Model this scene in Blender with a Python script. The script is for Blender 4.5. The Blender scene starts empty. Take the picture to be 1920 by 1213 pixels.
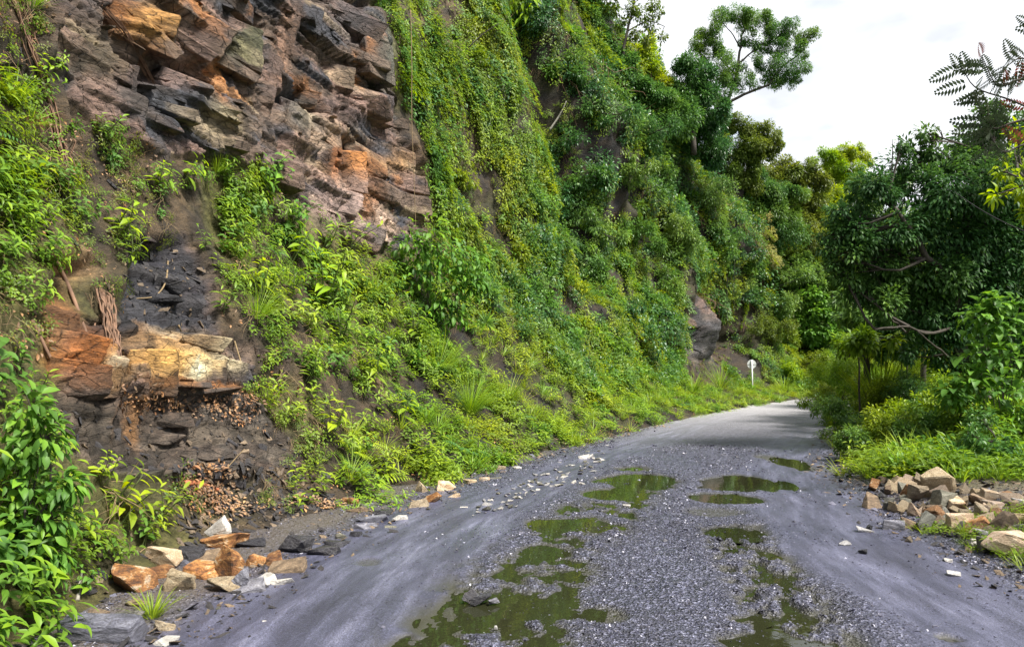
import bpy, bmesh, math, random
import numpy as np
from mathutils import Vector, Matrix, Euler
from mathutils.bvhtree import BVHTree

# ------------------------------------------------------------------ camera, world, sun, exposure
S = bpy.context.scene
C = S.collection
F = 1387.0; CX = 960.0; CY = 606.5; CAMZ = 1.7; PITCH = math.atan((690 - CY) / F)
cd = bpy.data.cameras.new("camera"); cam = bpy.data.objects.new("camera", cd); C.objects.link(cam)
cd.sensor_width = 36; cd.lens = 36 * F / 1920; cd.clip_end = 1500; cd.clip_start = 0.05
cam.location = (0, 0, CAMZ); cam.rotation_euler = (math.pi / 2 + PITCH, 0, 0)
S.camera = cam
SUN_EL, SUN_AZ = math.radians(55), math.radians(124)      # azimuth measured from +Y towards +X
W = bpy.data.worlds.new("World"); S.world = W; W.use_nodes = True
nt = W.node_tree; nt.nodes.clear()
wo = nt.nodes.new("ShaderNodeOutputWorld"); bg = nt.nodes.new("ShaderNodeBackground")
sky = nt.nodes.new("ShaderNodeTexSky"); sky.sky_type = 'NISHITA'; sky.sun_disc = False
sky.sun_elevation = SUN_EL; sky.sun_rotation = SUN_AZ
sky.air_density = 1.2; sky.dust_density = 2.0
tc = nt.nodes.new("ShaderNodeTexCoord"); nz = nt.nodes.new("ShaderNodeTexNoise")
nz.inputs['Scale'].default_value = 2.3; nz.inputs['Detail'].default_value = 6; nz.inputs['Roughness'].default_value = .55
mpw = nt.nodes.new("ShaderNodeMapping"); mpw.inputs['Scale'].default_value = (1, 1, 2.2); mpw.inputs['Location'].default_value = (3.1, .4, 1.2)
rp = nt.nodes.new("ShaderNodeValToRGB"); rp.color_ramp.elements[0].position = .30; rp.color_ramp.elements[1].position = .47
mx = nt.nodes.new("ShaderNodeMix"); mx.data_type = 'RGBA'
nt.links.new(tc.outputs['Generated'], mpw.inputs[0]); nt.links.new(mpw.outputs[0], nz.inputs['Vector']); nt.links.new(nz.outputs[0], rp.inputs[0])
nt.links.new(rp.outputs[0], mx.inputs[0]); nt.links.new(sky.outputs[0], mx.inputs[6])
nb = nt.nodes.new("ShaderNodeTexNoise"); nb.inputs['Scale'].default_value = 3.1; nb.inputs['Detail'].default_value = 5; nt.links.new(mpw.outputs[0], nb.inputs['Vector'])
rb_ = nt.nodes.new("ShaderNodeValToRGB"); rb_.color_ramp.elements[0].position = .42; rb_.color_ramp.elements[0].color = (2.7, 2.85, 3.2, 1); rb_.color_ramp.elements[1].position = .52; rb_.color_ramp.elements[1].color = (4.2, 4.3, 4.5, 1)
nt.links.new(nb.outputs[0], rb_.inputs[0]); nt.links.new(rb_.outputs[0], mx.inputs[7])
nt.links.new(mx.outputs[2], bg.inputs[0]); bg.inputs[1].default_value = 0.115
nt.links.new(bg.outputs[0], wo.inputs[0])
sl = bpy.data.lights.new("sun", 'SUN'); sl.energy = 3.8; sl.angle = math.radians(13); sl.color = (1, .95, .86)
sun = bpy.data.objects.new("sun", sl); C.objects.link(sun)
sdir = Vector((math.sin(SUN_AZ) * math.cos(SUN_EL), math.cos(SUN_AZ) * math.cos(SUN_EL), math.sin(SUN_EL)))
sun.rotation_euler = sdir.to_track_quat('Z', 'Y').to_euler(); sun.location = (8, -5, 30)
vs = S.view_settings; vs.view_transform = 'Standard'; vs.look = 'None'; vs.exposure = 1.33; vs.gamma = 1; vs.use_curve_mapping = False
S.cycles.max_bounces = 6; S.cycles.diffuse_bounces = 3; S.cycles.glossy_bounces = 2; S.cycles.transmission_bounces = 4
S.cycles.caustics_reflective = False; S.cycles.caustics_refractive = False; S.cycles.use_denoising = True

# ------------------------------------------------------------------ maths helpers
cp, sp = math.cos(PITCH), math.sin(PITCH)
def ray(px, py):
    x = (px - CX) / F; y = (CY - py) / F
    return Vector((x, cp - y * sp, sp + y * cp))
def at(px, py, D):                       # the real place seen at a pixel, D metres ahead
    r = ray(px, py); return Vector((r.x * D / r.y, D, CAMZ + r.z * D / r.y))
def ground(px, py, z=0.0):
    r = ray(px, py); t = (z - CAMZ) / r.z; return Vector((r.x * t, r.y * t, z))
def project(P):
    P = np.asarray(P, float); x = P[..., 0]; y = P[..., 1]; z = P[..., 2] - CAMZ
    d = y * cp + z * sp; u = -y * sp + z * cp; dd = np.where(d > .05, d, .05)
    return CX + F * x / dd, CY - F * u / dd, d
def hsh(i, j, k, seed):
    n = (i.astype(np.int64) * 374761393 + j.astype(np.int64) * 668265263 + k.astype(np.int64) * 2147483647 + seed * 974634777) & 0xffffffff
    n = ((n ^ (n >> 13)) * 1274126177) & 0xffffffff
    n = ((n ^ (n >> 16)) * 2246822519) & 0xffffffff
    return ((n ^ (n >> 15)) & 0xffffff) / float(0xffffff)
def noise(x, y, z=0.0, seed=0):          # value noise, -1..1
    x, y, z = np.broadcast_arrays(np.asarray(x, float), np.asarray(y, float), np.asarray(z, float))
    i, j, k = np.floor(x), np.floor(y), np.floor(z)
    fx, fy, fz = x - i, y - j, z - k
    fx = fx * fx * (3 - 2 * fx); fy = fy * fy * (3 - 2 * fy); fz = fz * fz * (3 - 2 * fz)
    h = lambda a, b, c: hsh(i + a, j + b, k + c, seed)
    if np.all(z == 0):
        r = (h(0,0,0) * (1-fx) + h(1,0,0) * fx) * (1-fy) + (h(0,1,0) * (1-fx) + h(1,1,0) * fx) * fy
        return r * 2 - 1
    r = ((h(0,0,0)*(1-fx)+h(1,0,0)*fx)*(1-fy)+(h(0,1,0)*(1-fx)+h(1,1,0)*fx)*fy)*(1-fz) + \
        ((h(0,0,1)*(1-fx)+h(1,0,1)*fx)*(1-fy)+(h(0,1,1)*(1-fx)+h(1,1,1)*fx)*fy)*fz
    return r * 2 - 1
def fbm(x, y, z=0.0, o=4, seed=0, g=.5):
    a = 1; s = 0; t = 0; f = 1
    for q in range(o):
        s = s + a * noise(np.asarray(x) * f + q * 7.3, np.asarray(y) * f + q * 3.1, np.asarray(z) * f, seed + q); t += a; a *= g; f *= 2.03
    return s / t
def sstep(a, b, x):
    t = np.clip((np.asarray(x, float) - a) / (b - a), 0, 1); return t * t * (3 - 2 * t)
def inpoly(px, py, poly):
    r = np.zeros(np.shape(px), bool); n = len(poly)
    for i in range(n):
        x1, y1 = poly[i]; x2, y2 = poly[(i + 1) % n]
        c = ((y1 > py) != (y2 > py)) & (px < (x2 - x1) * (py - y1) / ((y2 - y1) or 1e-9) + x1); r ^= c
    return r
def polyline(pts, n):                    # smooth resample (Catmull-Rom)
    P = [Vector(p) for p in pts]; P = [P[0] * 2 - P[1]] + P + [P[-1] * 2 - P[-2]]; out = []
    m = len(P) - 3
    for q in range(n):
        t = q / (n - 1) * m; i = min(int(t), m - 1); t -= i; a, b, c, d = P[i:i + 4]
        out.append(.5 * ((2 * b) + (c - a) * t + (2 * a - 5 * b + 4 * c - d) * t * t + (3 * b - a - 3 * c + d) * t ** 3))
    return out

# ------------------------------------------------------------------ object helpers
def tag(o, label=None, cat=None, group=None, kind=None):
    if label: o['label'] = label
    if cat: o['category'] = cat
    if group: o['group'] = group
    if kind: o['kind'] = kind
    return o
def empty(name, loc, label, cat, group=None):
    o = bpy.data.objects.new(name, None); C.objects.link(o); o.location = loc; o.empty_display_size = .1
    return tag(o, label, cat, group)
def new(name, me, parent=None, M=None):
    o = bpy.data.objects.new(name, me); C.objects.link(o)
    if parent: o.parent = parent
    if M is not None: o.matrix_basis = M
    return o
def mesh(name, V, Fc, mat=None, smooth=False, attrs=None, mats=None, midx=None):
    me = bpy.data.meshes.new(name)
    V = np.asarray(V, np.float32).reshape(-1, 3)
    if isinstance(Fc, np.ndarray):
        nf, k = Fc.shape
        me.vertices.add(len(V)); me.vertices.foreach_set('co', V.ravel())
        me.loops.add(nf * k); me.loops.foreach_set('vertex_index', Fc.astype(np.int32).ravel())
        me.polygons.add(nf); me.polygons.foreach_set('loop_start', np.arange(nf, dtype=np.int32) * k)
        me.update(calc_edges=True)
    else:
        me.from_pydata([tuple(map(float, v)) for v in V], [], Fc); me.update()
    for m in (mats or ([mat] if mat else [])): me.materials.append(m)
    if midx is not None: me.polygons.foreach_set('material_index', np.asarray(midx, np.int32))
    if smooth: me.polygons.foreach_set('use_smooth', np.ones(len(me.polygons), bool))
    for an, (dom, typ, arr) in (attrs or {}).items():
        a = me.attributes.new(an, typ, dom)
        a.data.foreach_set({'FLOAT': 'value', 'FLOAT_VECTOR': 'vector', 'FLOAT_COLOR': 'color', 'INT': 'value'}[typ], np.asarray(arr, np.int32 if typ == 'INT' else np.float32).ravel())
    return me
class Tubes:
    def __init__(s): s.v = []; s.f = []; s.n = 0
    def add(s, pts, radii, k=6, cap=True):
        pts = [Vector(p) for p in pts]; n = len(pts)
        if not hasattr(radii, '__len__'): radii = [radii] * n
        prev = None
        for i in range(n):
            d = (pts[min(i + 1, n - 1)] - pts[max(i - 1, 0)])
            d = d.normalized() if d.length > 1e-7 else Vector((0, 0, 1))
            a = (prev if prev is not None else (Vector((1, 0, 0)) if abs(d.x) < .8 else Vector((0, 1, 0))))
            a = (a - d * a.dot(d)); a = a.normalized() if a.length > 1e-5 else d.orthogonal().normalized(); prev = a; b = d.cross(a)
            for q in range(k):
                t = 2 * math.pi * q / k; s.v.append(pts[i] + (a * math.cos(t) + b * math.sin(t)) * radii[i])
        for i in range(n - 1):
            for q in range(k):
                s.f.append((s.n + i * k + q, s.n + i * k + (q + 1) % k, s.n + (i + 1) * k + (q + 1) % k, s.n + (i + 1) * k + q))
        if cap:
            s.f.append(tuple(s.n + q for q in range(k))[::-1]); s.f.append(tuple(s.n + (n - 1) * k + q for q in range(k)))
        s.n += n * k
    def mesh(s, name, mat): return mesh(name, s.v, s.f, mat, True)

def nrm(a): return a / np.maximum(np.linalg.norm(a, axis=-1, keepdims=True), 1e-9)
PROF = {  # (along, half width) stations of a leaf
    'oval': [(.28, .42), (.55, .5), (.82, .26)], 'lance': [(.25, .40), (.5, .5), (.78, .25)], 'heart': [(.12, .42), (.4, .5), (.75, .28)], 'blade': [(.3, .5), (.6, .42), (.85, .2)], 'tiny': [(.45, .5)]}
def leaves(P, d, up, L, Wd, kind='tiny', fold=.25, droop=.25):
    """arrays of leaves -> verts, faces; one value per leaf in attribute lr"""
    P = np.asarray(P, float).reshape(-1, 3); n = len(P)
    d = nrm(np.asarray(d, float).reshape(-1, 3)); up = np.asarray(up, float).reshape(-1, 3)
    side = nrm(np.cross(d, up) + 1e-6); up = np.cross(side, d)
    L = np.broadcast_to(L, n)[:, None]; Wd = np.broadcast_to(Wd, n)[:, None]
    st = PROF[kind]; rows = [P]
    for a, w in st:
        c = P + d * L * a - up * L * droop * a * a
        rows += [c - side * Wd * w + up * Wd * w * fold * 2, c, c + side * Wd * w + up * Wd * w * fold * 2]
    rows.append(P + d * L * (1 - .12 * droop) - up * L * droop)
    V = np.stack(rows, 1); m = V.shape[1]; f = [(0, 2, 1), (0, 3, 2)]
    for i in range(len(st) - 1):
        b = 1 + 3 * i; f += [(b, b + 1, b + 4), (b, b + 4, b + 3), (b + 1, b + 2, b + 5), (b + 1, b + 5, b + 4)]
    b = 1 + 3 * (len(st) - 1); f += [(b, b + 1, m - 1), (b + 1, b + 2, m - 1)]
    f = np.array(f); Fc = (f[None] + (np.arange(n) * m)[:, None, None]).reshape(-1, 3)
    lr = np.repeat(np.random.RandomState(n % 97).rand(n), len(f))
    return V.reshape(-1, 3), Fc, lr
def join(parts):
    vs_, fs, ls = [], [], []; n = 0
    for v, f, l in parts: vs_.append(v); fs.append(f + n); ls.append(l); n += len(v)
    return np.concatenate(vs_), np.concatenate(fs), np.concatenate(ls)
def leafmesh(name, parts, mat, smooth=False):
    v, f, l = join(parts)
    return mesh(name, v, f, mat, smooth, {'lr': ('FACE', 'FLOAT', l)})

# ------------------------------------------------------------------ materials
def nodes(name):
    m = bpy.data.materials.new(name); m.use_nodes = True; t = m.node_tree; t.nodes.clear()
    N = lambda ty, **k: _set(t.nodes.new(ty), k)
    return m, t, N, t.links.new
def _set(n, k):
    for a, b in k.items():
        if a.startswith('i_'): n.inputs[a[2:].replace('_', ' ')].default_value = b
        else: setattr(n, a, b)
    return n
def c4(c): return (c[0], c[1], c[2], 1)
def ramp(N, L, src, stops):
    r = N("ShaderNodeValToRGB"); e = r.color_ramp.elements
    while len(e) < len(stops): e.new(.5)
    for x, (p, c) in zip(e, stops): x.position = p; x.color = c4(c) if hasattr(c, '__len__') else (c, c, c, 1)
    L(src, r.inputs[0]); return r.outputs[0]
def mixc(N, L, f, a, b, mode='MIX'):
    m = N("ShaderNodeMix", data_type='RGBA', blend_type=mode)
    for s, i in ((f, 0), (a, 6), (b, 7)):
        if hasattr(s, 'links'): L(s, m.inputs[i])
        else: m.inputs[i].default_value = s if i == 0 else c4(s)
    return m.outputs[2]
def leaf_mat(name, ca, cb, cc, tr=.38, rough=.42, patch=.35, spec=.5):
    """ca..cb from thing to thing, cc where a patch of the slope or single leaves are yellower"""
    m, t, N, L = nodes(name)
    oi = N("ShaderNodeObjectInfo"); at_ = N("ShaderNodeAttribute", attribute_name='lr'); ge = N("ShaderNodeNewGeometry")
    nz = N("ShaderNodeTexNoise", i_Scale=patch, i_Detail=3.0); L(ge.outputs['Position'], nz.inputs['Vector'])
    c = mixc(N, L, oi.outputs['Random'], ca, cb)
    c = mixc(N, L, ramp(N, L, nz.outputs[0], [(.42, 0), (.68, .75)]), c, cc)
    c = mixc(N, L, 1.0, c, ramp(N, L, at_.outputs['Fac'], [(0, (.55, .62, .55)), (.5, (1, 1, 1)), (.86, (1.3, 1.25, .9)), (.97, (1.7, 1.5, .9))]), 'MULTIPLY')
    p = N("ShaderNodeBsdfPrincipled"); p.inputs['Roughness'].default_value = rough; p.inputs['Specular IOR Level'].default_value = spec
    tb = N("ShaderNodeBsdfTranslucent"); ms = N("ShaderNodeMixShader"); ms.inputs[0].default_value = tr
    hs = N("ShaderNodeHueSaturation", i_Hue=.487, i_Saturation=1.05, i_Value=1.4); L(c, hs.inputs['Color'])
    L(c, p.inputs['Base Color']); L(hs.outputs[0], tb.inputs[0]); L(p.outputs[0], ms.inputs[1]); L(tb.outputs[0], ms.inputs[2])
    o = N("ShaderNodeOutputMaterial"); L(ms.outputs[0], o.inputs[0]); return m
def bump(N, L, h, dist, strength=1.0, nrm_in=None):
    b = N("ShaderNodeBump", i_Strength=strength, i_Distance=dist); L(h, b.inputs['Height'])
    if nrm_in: L(nrm_in, b.inputs['Normal'])
    return b.outputs[0]
def stone_mat(name, stops, scale=5.0, lay=3.0, rough=.75, dark=(.05, .045, .04), bumpd=.012, spec=.4):
    m, t, N, L = nodes(name)
    tcn = N("ShaderNodeTexCoord"); oi = N("ShaderNodeObjectInfo"); va = N("ShaderNodeVectorMath", operation='MULTIPLY_ADD')
    L(oi.outputs['Random'], va.inputs[0]); va.inputs[1].default_value = (31, 17, 23); L(tcn.outputs['Object'], va.inputs[2])
    va2 = N("ShaderNodeVectorMath", operation='ADD'); L(tcn.outputs['Object'], va2.inputs[0])
    sc = N("ShaderNodeVectorMath", operation='SCALE'); L(oi.outputs['Random'], sc.inputs[0]) if False else None
    cx = N("ShaderNodeCombineXYZ"); mm = N("ShaderNodeMath", operation='MULTIPLY', use_clamp=False); mm.inputs[1].default_value = 37.0
    L(oi.outputs['Random'], mm.inputs[0]); L(mm.outputs[0], cx.inputs[0]); L(mm.outputs[0], cx.inputs[1]); L(cx.outputs[0], va2.inputs[1])
    mp = N("ShaderNodeMapping"); mp.inputs['Scale'].default_value = (1, 1, lay); L(va2.outputs[0], mp.inputs[0])
    n1 = N("ShaderNodeTexNoise", i_Scale=scale, i_Detail=6.0, i_Roughness=.6, i_Distortion=.6); L(mp.outputs[0], n1.inputs['Vector'])
    n2 = N("ShaderNodeTexNoise", i_Scale=scale * 7, i_Detail=5.0, i_Roughness=.7); L(mp.outputs[0], n2.inputs['Vector'])
    c = ramp(N, L, n1.outputs[0], stops)
    c = mixc(N, L, ramp(N, L, n2.outputs[0], [(.35, .75), (.55, 0)]), c, dark)
    c = mixc(N, L, 1.0, c, ramp(N, L, oi.outputs['Random'], [(0, (.65, .65, .68)), (1, (1.25, 1.2, 1.1))]), 'MULTIPLY')
    p = N("ShaderNodeBsdfPrincipled"); L(c, p.inputs['Base Color']); p.inputs['Roughness'].default_value = rough; p.inputs['Specular IOR Level'].default_value = spec
    L(ramp(N, L, n2.outputs[0], [(.3, rough - .2), (.7, min(1, rough + .15))]), p.inputs['Roughness'])
    ad = N("ShaderNodeMath", operation='ADD'); L(n1.outputs[0], ad.inputs[0]); L(n2.outputs[0], ad.inputs[1])
    L(bump(N, L, ad.outputs[0], bumpd), p.inputs['Normal'])
    o = N("ShaderNodeOutputMaterial"); L(p.outputs[0], o.inputs[0]); return m
def plain_mat(name, col, rough=.7, metallic=0, var=.25, scale=20, spec=.5):
    m, t, N, L = nodes(name)
    tcn = N("ShaderNodeTexCoord"); n1 = N("ShaderNodeTexNoise", i_Scale=float(scale), i_Detail=5.0); L(tcn.outputs['Object'], n1.inputs['Vector'])
    c = ramp(N, L, n1.outputs[0], [(.3, tuple(x * (1 - var) for x in col)), (.7, tuple(x * (1 + var) for x in col))])
    p = N("ShaderNodeBsdfPrincipled", i_Roughness=rough, i_Metallic=float(metallic)); L(c, p.inputs['Base Color']); p.inputs['Specular IOR Level'].default_value = spec
    L(bump(N, L, n1.outputs[0], .004), p.inputs['Normal'])
    o = N("ShaderNodeOutputMaterial"); L(p.outputs[0], o.inputs[0]); return m

G = dict(
    herb=leaf_mat('herb_leaf', (0.160, 0.275, 0.024), (0.107, 0.219, 0.026), (0.281, 0.330, 0.026), spec=.3),
    broad=leaf_mat('broad_leaf', (0.116, 0.260, 0.037), (0.087, 0.200, 0.037), (0.175, 0.300, 0.032), rough=.5, spec=.28),
    deep=leaf_mat('deep_green_leaf', (0.039, 0.121, 0.044), (0.052, 0.145, 0.046), (0.077, 0.175, 0.040), tr=.3, rough=.34, spec=.38),
    vine=leaf_mat('creeper_leaf', (0.127, 0.215, 0.021), (0.156, 0.235, 0.026), (0.243, 0.289, 0.026), rough=.42, spec=.3),
    shrub=leaf_mat('shrub_leaf', (0.056, 0.150, 0.046), (0.086, 0.194, 0.040), (0.146, 0.242, 0.036), tr=.35, rough=.4, spec=.3),
    dark=leaf_mat('dark_tree_leaf', (0.030, 0.092, 0.033), (0.047, 0.126, 0.036), (0.103, 0.194, 0.033), tr=.32, rough=.5, spec=.28),
    lime=leaf_mat('lime_leaf', (0.233, 0.359, 0.024), (0.165, 0.310, 0.024), (0.330, 0.370, 0.026), tr=.45, spec=.3),
    grass=leaf_mat('grass_blade', (0.136, 0.280, 0.026), (0.194, 0.319, 0.032), (0.272, 0.340, 0.037), tr=.35, patch=.6, spec=.3),
    pale=leaf_mat('far_tree_leaf', (0.095, 0.194, 0.053), (0.129, 0.233, 0.053), (0.181, 0.272, 0.060), tr=.35, spec=.3),
    yellow=leaf_mat('yellow_leaf', (0.361, 0.369, 0.141), (0.292, 0.330, 0.087), (0.430, 0.349, 0.222), tr=.4, spec=.3),
    olive=leaf_mat('olive_leaf', (0.112, 0.165, 0.030), (0.172, 0.194, 0.030), (0.095, 0.175, 0.033), tr=.4, spec=.3),
)
DRY = leaf_mat('dead_leaf', (.30, .15, .08), (.16, .09, .05), (.40, .26, .17), tr=.15, rough=.6, patch=1.5)
STRAW = plain_mat('dry_straw', (.20, .14, .07), .8)
BARK = plain_mat('bark', (.042, .034, .026), .85, var=.5)
PBARK = plain_mat('pale_bark', (.28, .26, .22), .8, var=.35)
STEM = plain_mat('green_stem', (.10, .13, .04), .6)
ROOT = plain_mat('root', (.16, .09, .055), .85, var=.5, scale=12)

# ------------------------------------------------------------------ road and valley floor
PAIR = [((-2.1,-4),(3.9,-4)), ((-2.05,2),(3.85,2)), ((-1.98,4.5),(3.9,4.2)), ((-1.79,6.2),(4.0,6.0)), ((-1.47,7.86),(4.2,7.7)), ((-.85,9.8),(4.55,9.3)),
        ((.38,13.1),(5.2,12.2)), ((2.6,17.9),(7.0,16.2)), ((5.4,23.6),(9.8,21.8)), ((10,31.4),(14.0,28)), ((14.3,38),(18.8,33)), ((18.6,42.9),(23,37)), ((27,48.5),(30,42)), ((40,53),(42,46.5)), ((60,57),(61,50))]
NS = 900
LE = np.array([tuple(p) for p in polyline([(a[0], a[1], 0) for a, b in PAIR], NS)])
RE = np.array([tuple(p) for p in polyline([(b[0], b[1], 0) for a, b in PAIR], NS)])
POOLS = [(1190,900,64,13,.05), (1150,927,64,11,.05), (1385,905,72,13,.06), (1365,935,60,10,.05), (1370,998,46,11,.055), (1455,1203,80,22,.05), (1400,1160,34,9,.03), (940,1140,80,26,.05),
         (1190,878,32,4,.03), (1478,866,34,12,.03), (1060,983,75,15,.035), (1020,1035,60,17,.04), (1130,1150,45,14,.03), (1345,960,55,7,.022), (860,1165,90,24,.03), (1780,1195,26,7,.03), (690,1055,22,8,.02), (1420,1060,60,34,0), (1420,1125,65,34,0)]
PW = []
for (px, py, hw, hh, dep) in POOLS:
    g0 = ground(px, py); PW.append((g0.x, g0.y, hw * g0.y / F * 1.05, hh * g0.y ** 2 / (CAMZ * F) * 1.05, dep))
BAND = [ground(x, y) for x, y in ((820,1300), (900,1190), (960,1110), (1040,1020), (1120,965), (1170,925))]
def band_dist(x, y):
    d = np.full(np.shape(x), 9.0)
    for a, b in zip(BAND[:-1], BAND[1:]):
        ab = b - a; t = np.clip(((x - a.x) * ab.x + (y - a.y) * ab.y) / ab.length_squared, 0, 1)
        d = np.minimum(d, np.hypot(x - a.x - t * ab.x, y - a.y - t * ab.y))
    return d
def road_fields(x, y, u):
    w = fbm(x * .9, y * .9, o=3, seed=5) * .18
    pool = np.zeros(np.shape(x))
    for (cx_, cy_, rx, ry, dep) in PW:
        wob = 1 + .50 * fbm(x * 3.2, y * 1.6, o=4, seed=int(cx_ * 50) % 91)
        q = np.hypot((x - cx_) / rx, (y - cy_) / ry) * wob
        pool = np.maximum(pool, dep * (1 - sstep(.72, 1.25, q)))
    bd = band_dist(x, y) + w
    band = 1 - sstep(.26, .80, bd)
    isl = sstep(-.35, .35, fbm(x * 5.1, y * 3.2, o=5, seed=11, g=.65))
    pool = np.maximum(pool, band * (.046 - .050 * isl))
    bd2 = np.hypot((x - np.interp(y, [4, 8, 11], [1.75, 2.35, 3.3])) / .34, 0) + w; pool = np.maximum(pool, (1 - sstep(.6, 1.3, bd2)) * (y > 4) * (y < 8.2) *   .055 * (1 - sstep(-.15, .25, fbm(x * 7, y * 5, o=4, seed=15, g=.65))))
    # gravelly middle, packed smooth mud strips on both wheel tracks
    e1 = fbm(x * 1.6, y * .5, o=4, seed=21) * .07
    grav = sstep(.20, .30, u + e1) * (1 - sstep(.66, .80, u + e1 * 1.5))
    str_ = sstep(.1, .5, fbm(x * 2.6, y * .35, o=3, seed=31))
    grav = np.maximum(grav, .55 * str_ * sstep(.72, .8, u) * (1 - sstep(.93, 1, u)))
    grav = np.maximum(grav, sstep(.955, 1.02, u + e1)); grav = np.maximum(grav, .8 * (1 - sstep(-.07, -.02, u - e1 * .4)))
    ridge = np.exp(-((u - .03 - e1 * .4) / .05) ** 2) * sstep(8.5, 11, y) * (1 - sstep(19, 24, y))
    grav = np.maximum(grav, ridge)
    track = fbm(u * 38, y * .30, o=4, seed=41, g=.6)
    z = .012 * fbm(x * .8, y * .6, o=3, seed=3) + .012 + .05 * ridge
    z = z + (1 - grav * .6) * .011 * track + grav * (.010 * fbm(x * 9, y * 9, o=3, seed=8) + .006 * noise(x * 37, y * 37, seed=9))
    z = z - .02 * np.exp(-((u - .86) / .07) ** 2)
    z = z + .22 * sstep(1.0, 1.3, u) + .05 * (1 - sstep(-.2, .02, u)) - pool
    return z, grav, pool
ys = np.concatenate([np.arange(-3, 3, .25), np.arange(3, 8.5, .024), np.arange(8.5, 14, .045), np.arange(14, 26, .1), np.arange(26, 45, .3), np.arange(45, 58, 1.0)])
ti = np.interp(ys, LE[:, 1], np.arange(NS)); Lx = np.stack([np.interp(ti, np.arange(NS), LE[:, k]) for k in (0, 1)], 1); Rx = np.stack([np.interp(ti, np.arange(NS), RE[:, k]) for k in (0, 1)], 1)
us = np.linspace(-.3, 1.5, 430)
RX = Lx[:, None, 0] * (1 - us) + Rx[:, None, 0] * us; RY = Lx[:, None, 1] * (1 - us) + Rx[:, None, 1] * us; RU = np.broadcast_to(us, RX.shape)
RZ, RG, RP = road_fields(RX, RY, RU)
def grid_faces(a, b):
    i = (np.arange(a - 1)[:, None] * b + np.arange(b - 1)[None]).ravel(); return np.stack([i, i + 1, i + b + 1, i + b], 1)
m, t, N, L = nodes('wet_slate_road')
ge = N("ShaderNodeNewGeometry"); ag = N("ShaderNodeAttribute", attribute_name='rg'); sx = N("ShaderNodeSeparateXYZ"); L(ag.outputs['Vector'], sx.inputs[0])
n1 = N("ShaderNodeTexNoise", i_Scale=1.1, i_Detail=6.0, i_Roughness=.62); L(ge.outputs['Position'], n1.inputs['Vector'])
mp = N("ShaderNodeMapping"); mp.inputs['Scale'].default_value = (16, .45, 1); L(N("ShaderNodeAttribute", attribute_name='ru').outputs['Vector'], mp.inputs[0])
n2 = N("ShaderNodeTexNoise", i_Scale=1.5, i_Detail=7.0, i_Roughness=.65); L(mp.outputs[0], n2.inputs['Vector'])
n3 = N("ShaderNodeTexVoronoi", i_Scale=55.0); L(ge.outputs['Position'], n3.inputs['Vector'])
n4 = N("ShaderNodeTexNoise", i_Scale=70.0, i_Detail=4.0, i_Roughness=.7); L(ge.outputs['Position'], n4.inputs['Vector'])
mud = ramp(N, L, n2.outputs[0], [(.3, (.036, .037, .058)), (.48, (.064, .066, .103)), (.60, (.11, .113, .17)), (.72, (.20, .205, .285))])
sc_ = N("ShaderNodeSeparateColor"); L(n3.outputs['Color'], sc_.inputs[0])
gv = ramp(N, L, sc_.outputs[0], [(0, (.016, .016, .026)), (.5, (.040, .041, .066)), (.85, (.095, .098, .15)), (1, (.22, .225, .31))])
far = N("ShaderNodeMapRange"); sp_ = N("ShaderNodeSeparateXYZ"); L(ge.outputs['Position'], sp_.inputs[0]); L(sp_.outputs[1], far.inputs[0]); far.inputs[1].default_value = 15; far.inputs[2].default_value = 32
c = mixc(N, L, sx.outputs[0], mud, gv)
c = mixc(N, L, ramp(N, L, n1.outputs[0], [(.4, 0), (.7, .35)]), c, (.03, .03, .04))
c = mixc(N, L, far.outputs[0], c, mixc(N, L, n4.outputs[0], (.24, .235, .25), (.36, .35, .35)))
n5 = N("ShaderNodeTexNoise", i_Scale=120.0, i_Detail=3.0, i_Roughness=.6); L(ge.outputs['Position'], n5.inputs['Vector'])
c = mixc(N, L, 1.0, c, ramp(N, L, n5.outputs[0], [(.36, (.5, .5, .5)), (.5, (1, 1, 1)), (.62, (1.5, 1.5, 1.55)), (.7, (2.3, 2.3, 2.4))]), 'MULTIPLY')
c = mixc(N, L, sx.outputs[1], c, (.05, .048, .028))
c = mixc(N, L, sx.outputs[2], c, mixc(N, L, n4.outputs[0], (.06, .05, .04), (.16, .13, .09)))
p = N("ShaderNodeBsdfPrincipled"); L(c, p.inputs['Base Color'])
rr = N("ShaderNodeMath", operation='ADD'); L(ramp(N, L, n1.outputs[0], [(.3, .24), (.7, .52)]), rr.inputs[0]); fm = N("ShaderNodeMath", operation='MULTIPLY'); L(far.outputs[0], fm.inputs[0]); fm.inputs[1].default_value = .3; L(fm.outputs[0], rr.inputs[1]); L(rr.outputs[0], p.inputs['Roughness'])
hh = N("ShaderNodeMath", operation='MULTIPLY_ADD'); L(n3.outputs['Distance'], hh.inputs[0]); L(sx.outputs[0], hh.inputs[1]); L(n2.outputs[0], hh.inputs[2])
L(bump(N, L, n4.outputs[0], .006, 1, bump(N, L, hh.outputs[0], .016)), p.inputs['Normal'])
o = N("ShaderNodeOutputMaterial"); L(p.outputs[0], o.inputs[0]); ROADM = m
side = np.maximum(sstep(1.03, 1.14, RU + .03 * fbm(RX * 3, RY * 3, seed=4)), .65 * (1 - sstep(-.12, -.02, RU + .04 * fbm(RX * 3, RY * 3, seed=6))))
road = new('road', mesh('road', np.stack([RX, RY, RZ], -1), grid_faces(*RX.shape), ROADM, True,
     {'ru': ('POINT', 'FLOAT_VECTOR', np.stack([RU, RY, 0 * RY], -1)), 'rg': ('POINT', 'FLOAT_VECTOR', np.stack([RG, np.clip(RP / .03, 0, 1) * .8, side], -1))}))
tag(road, 'rutted unpaved mountain road of wet dark slate mud', kind='structure')
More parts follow.
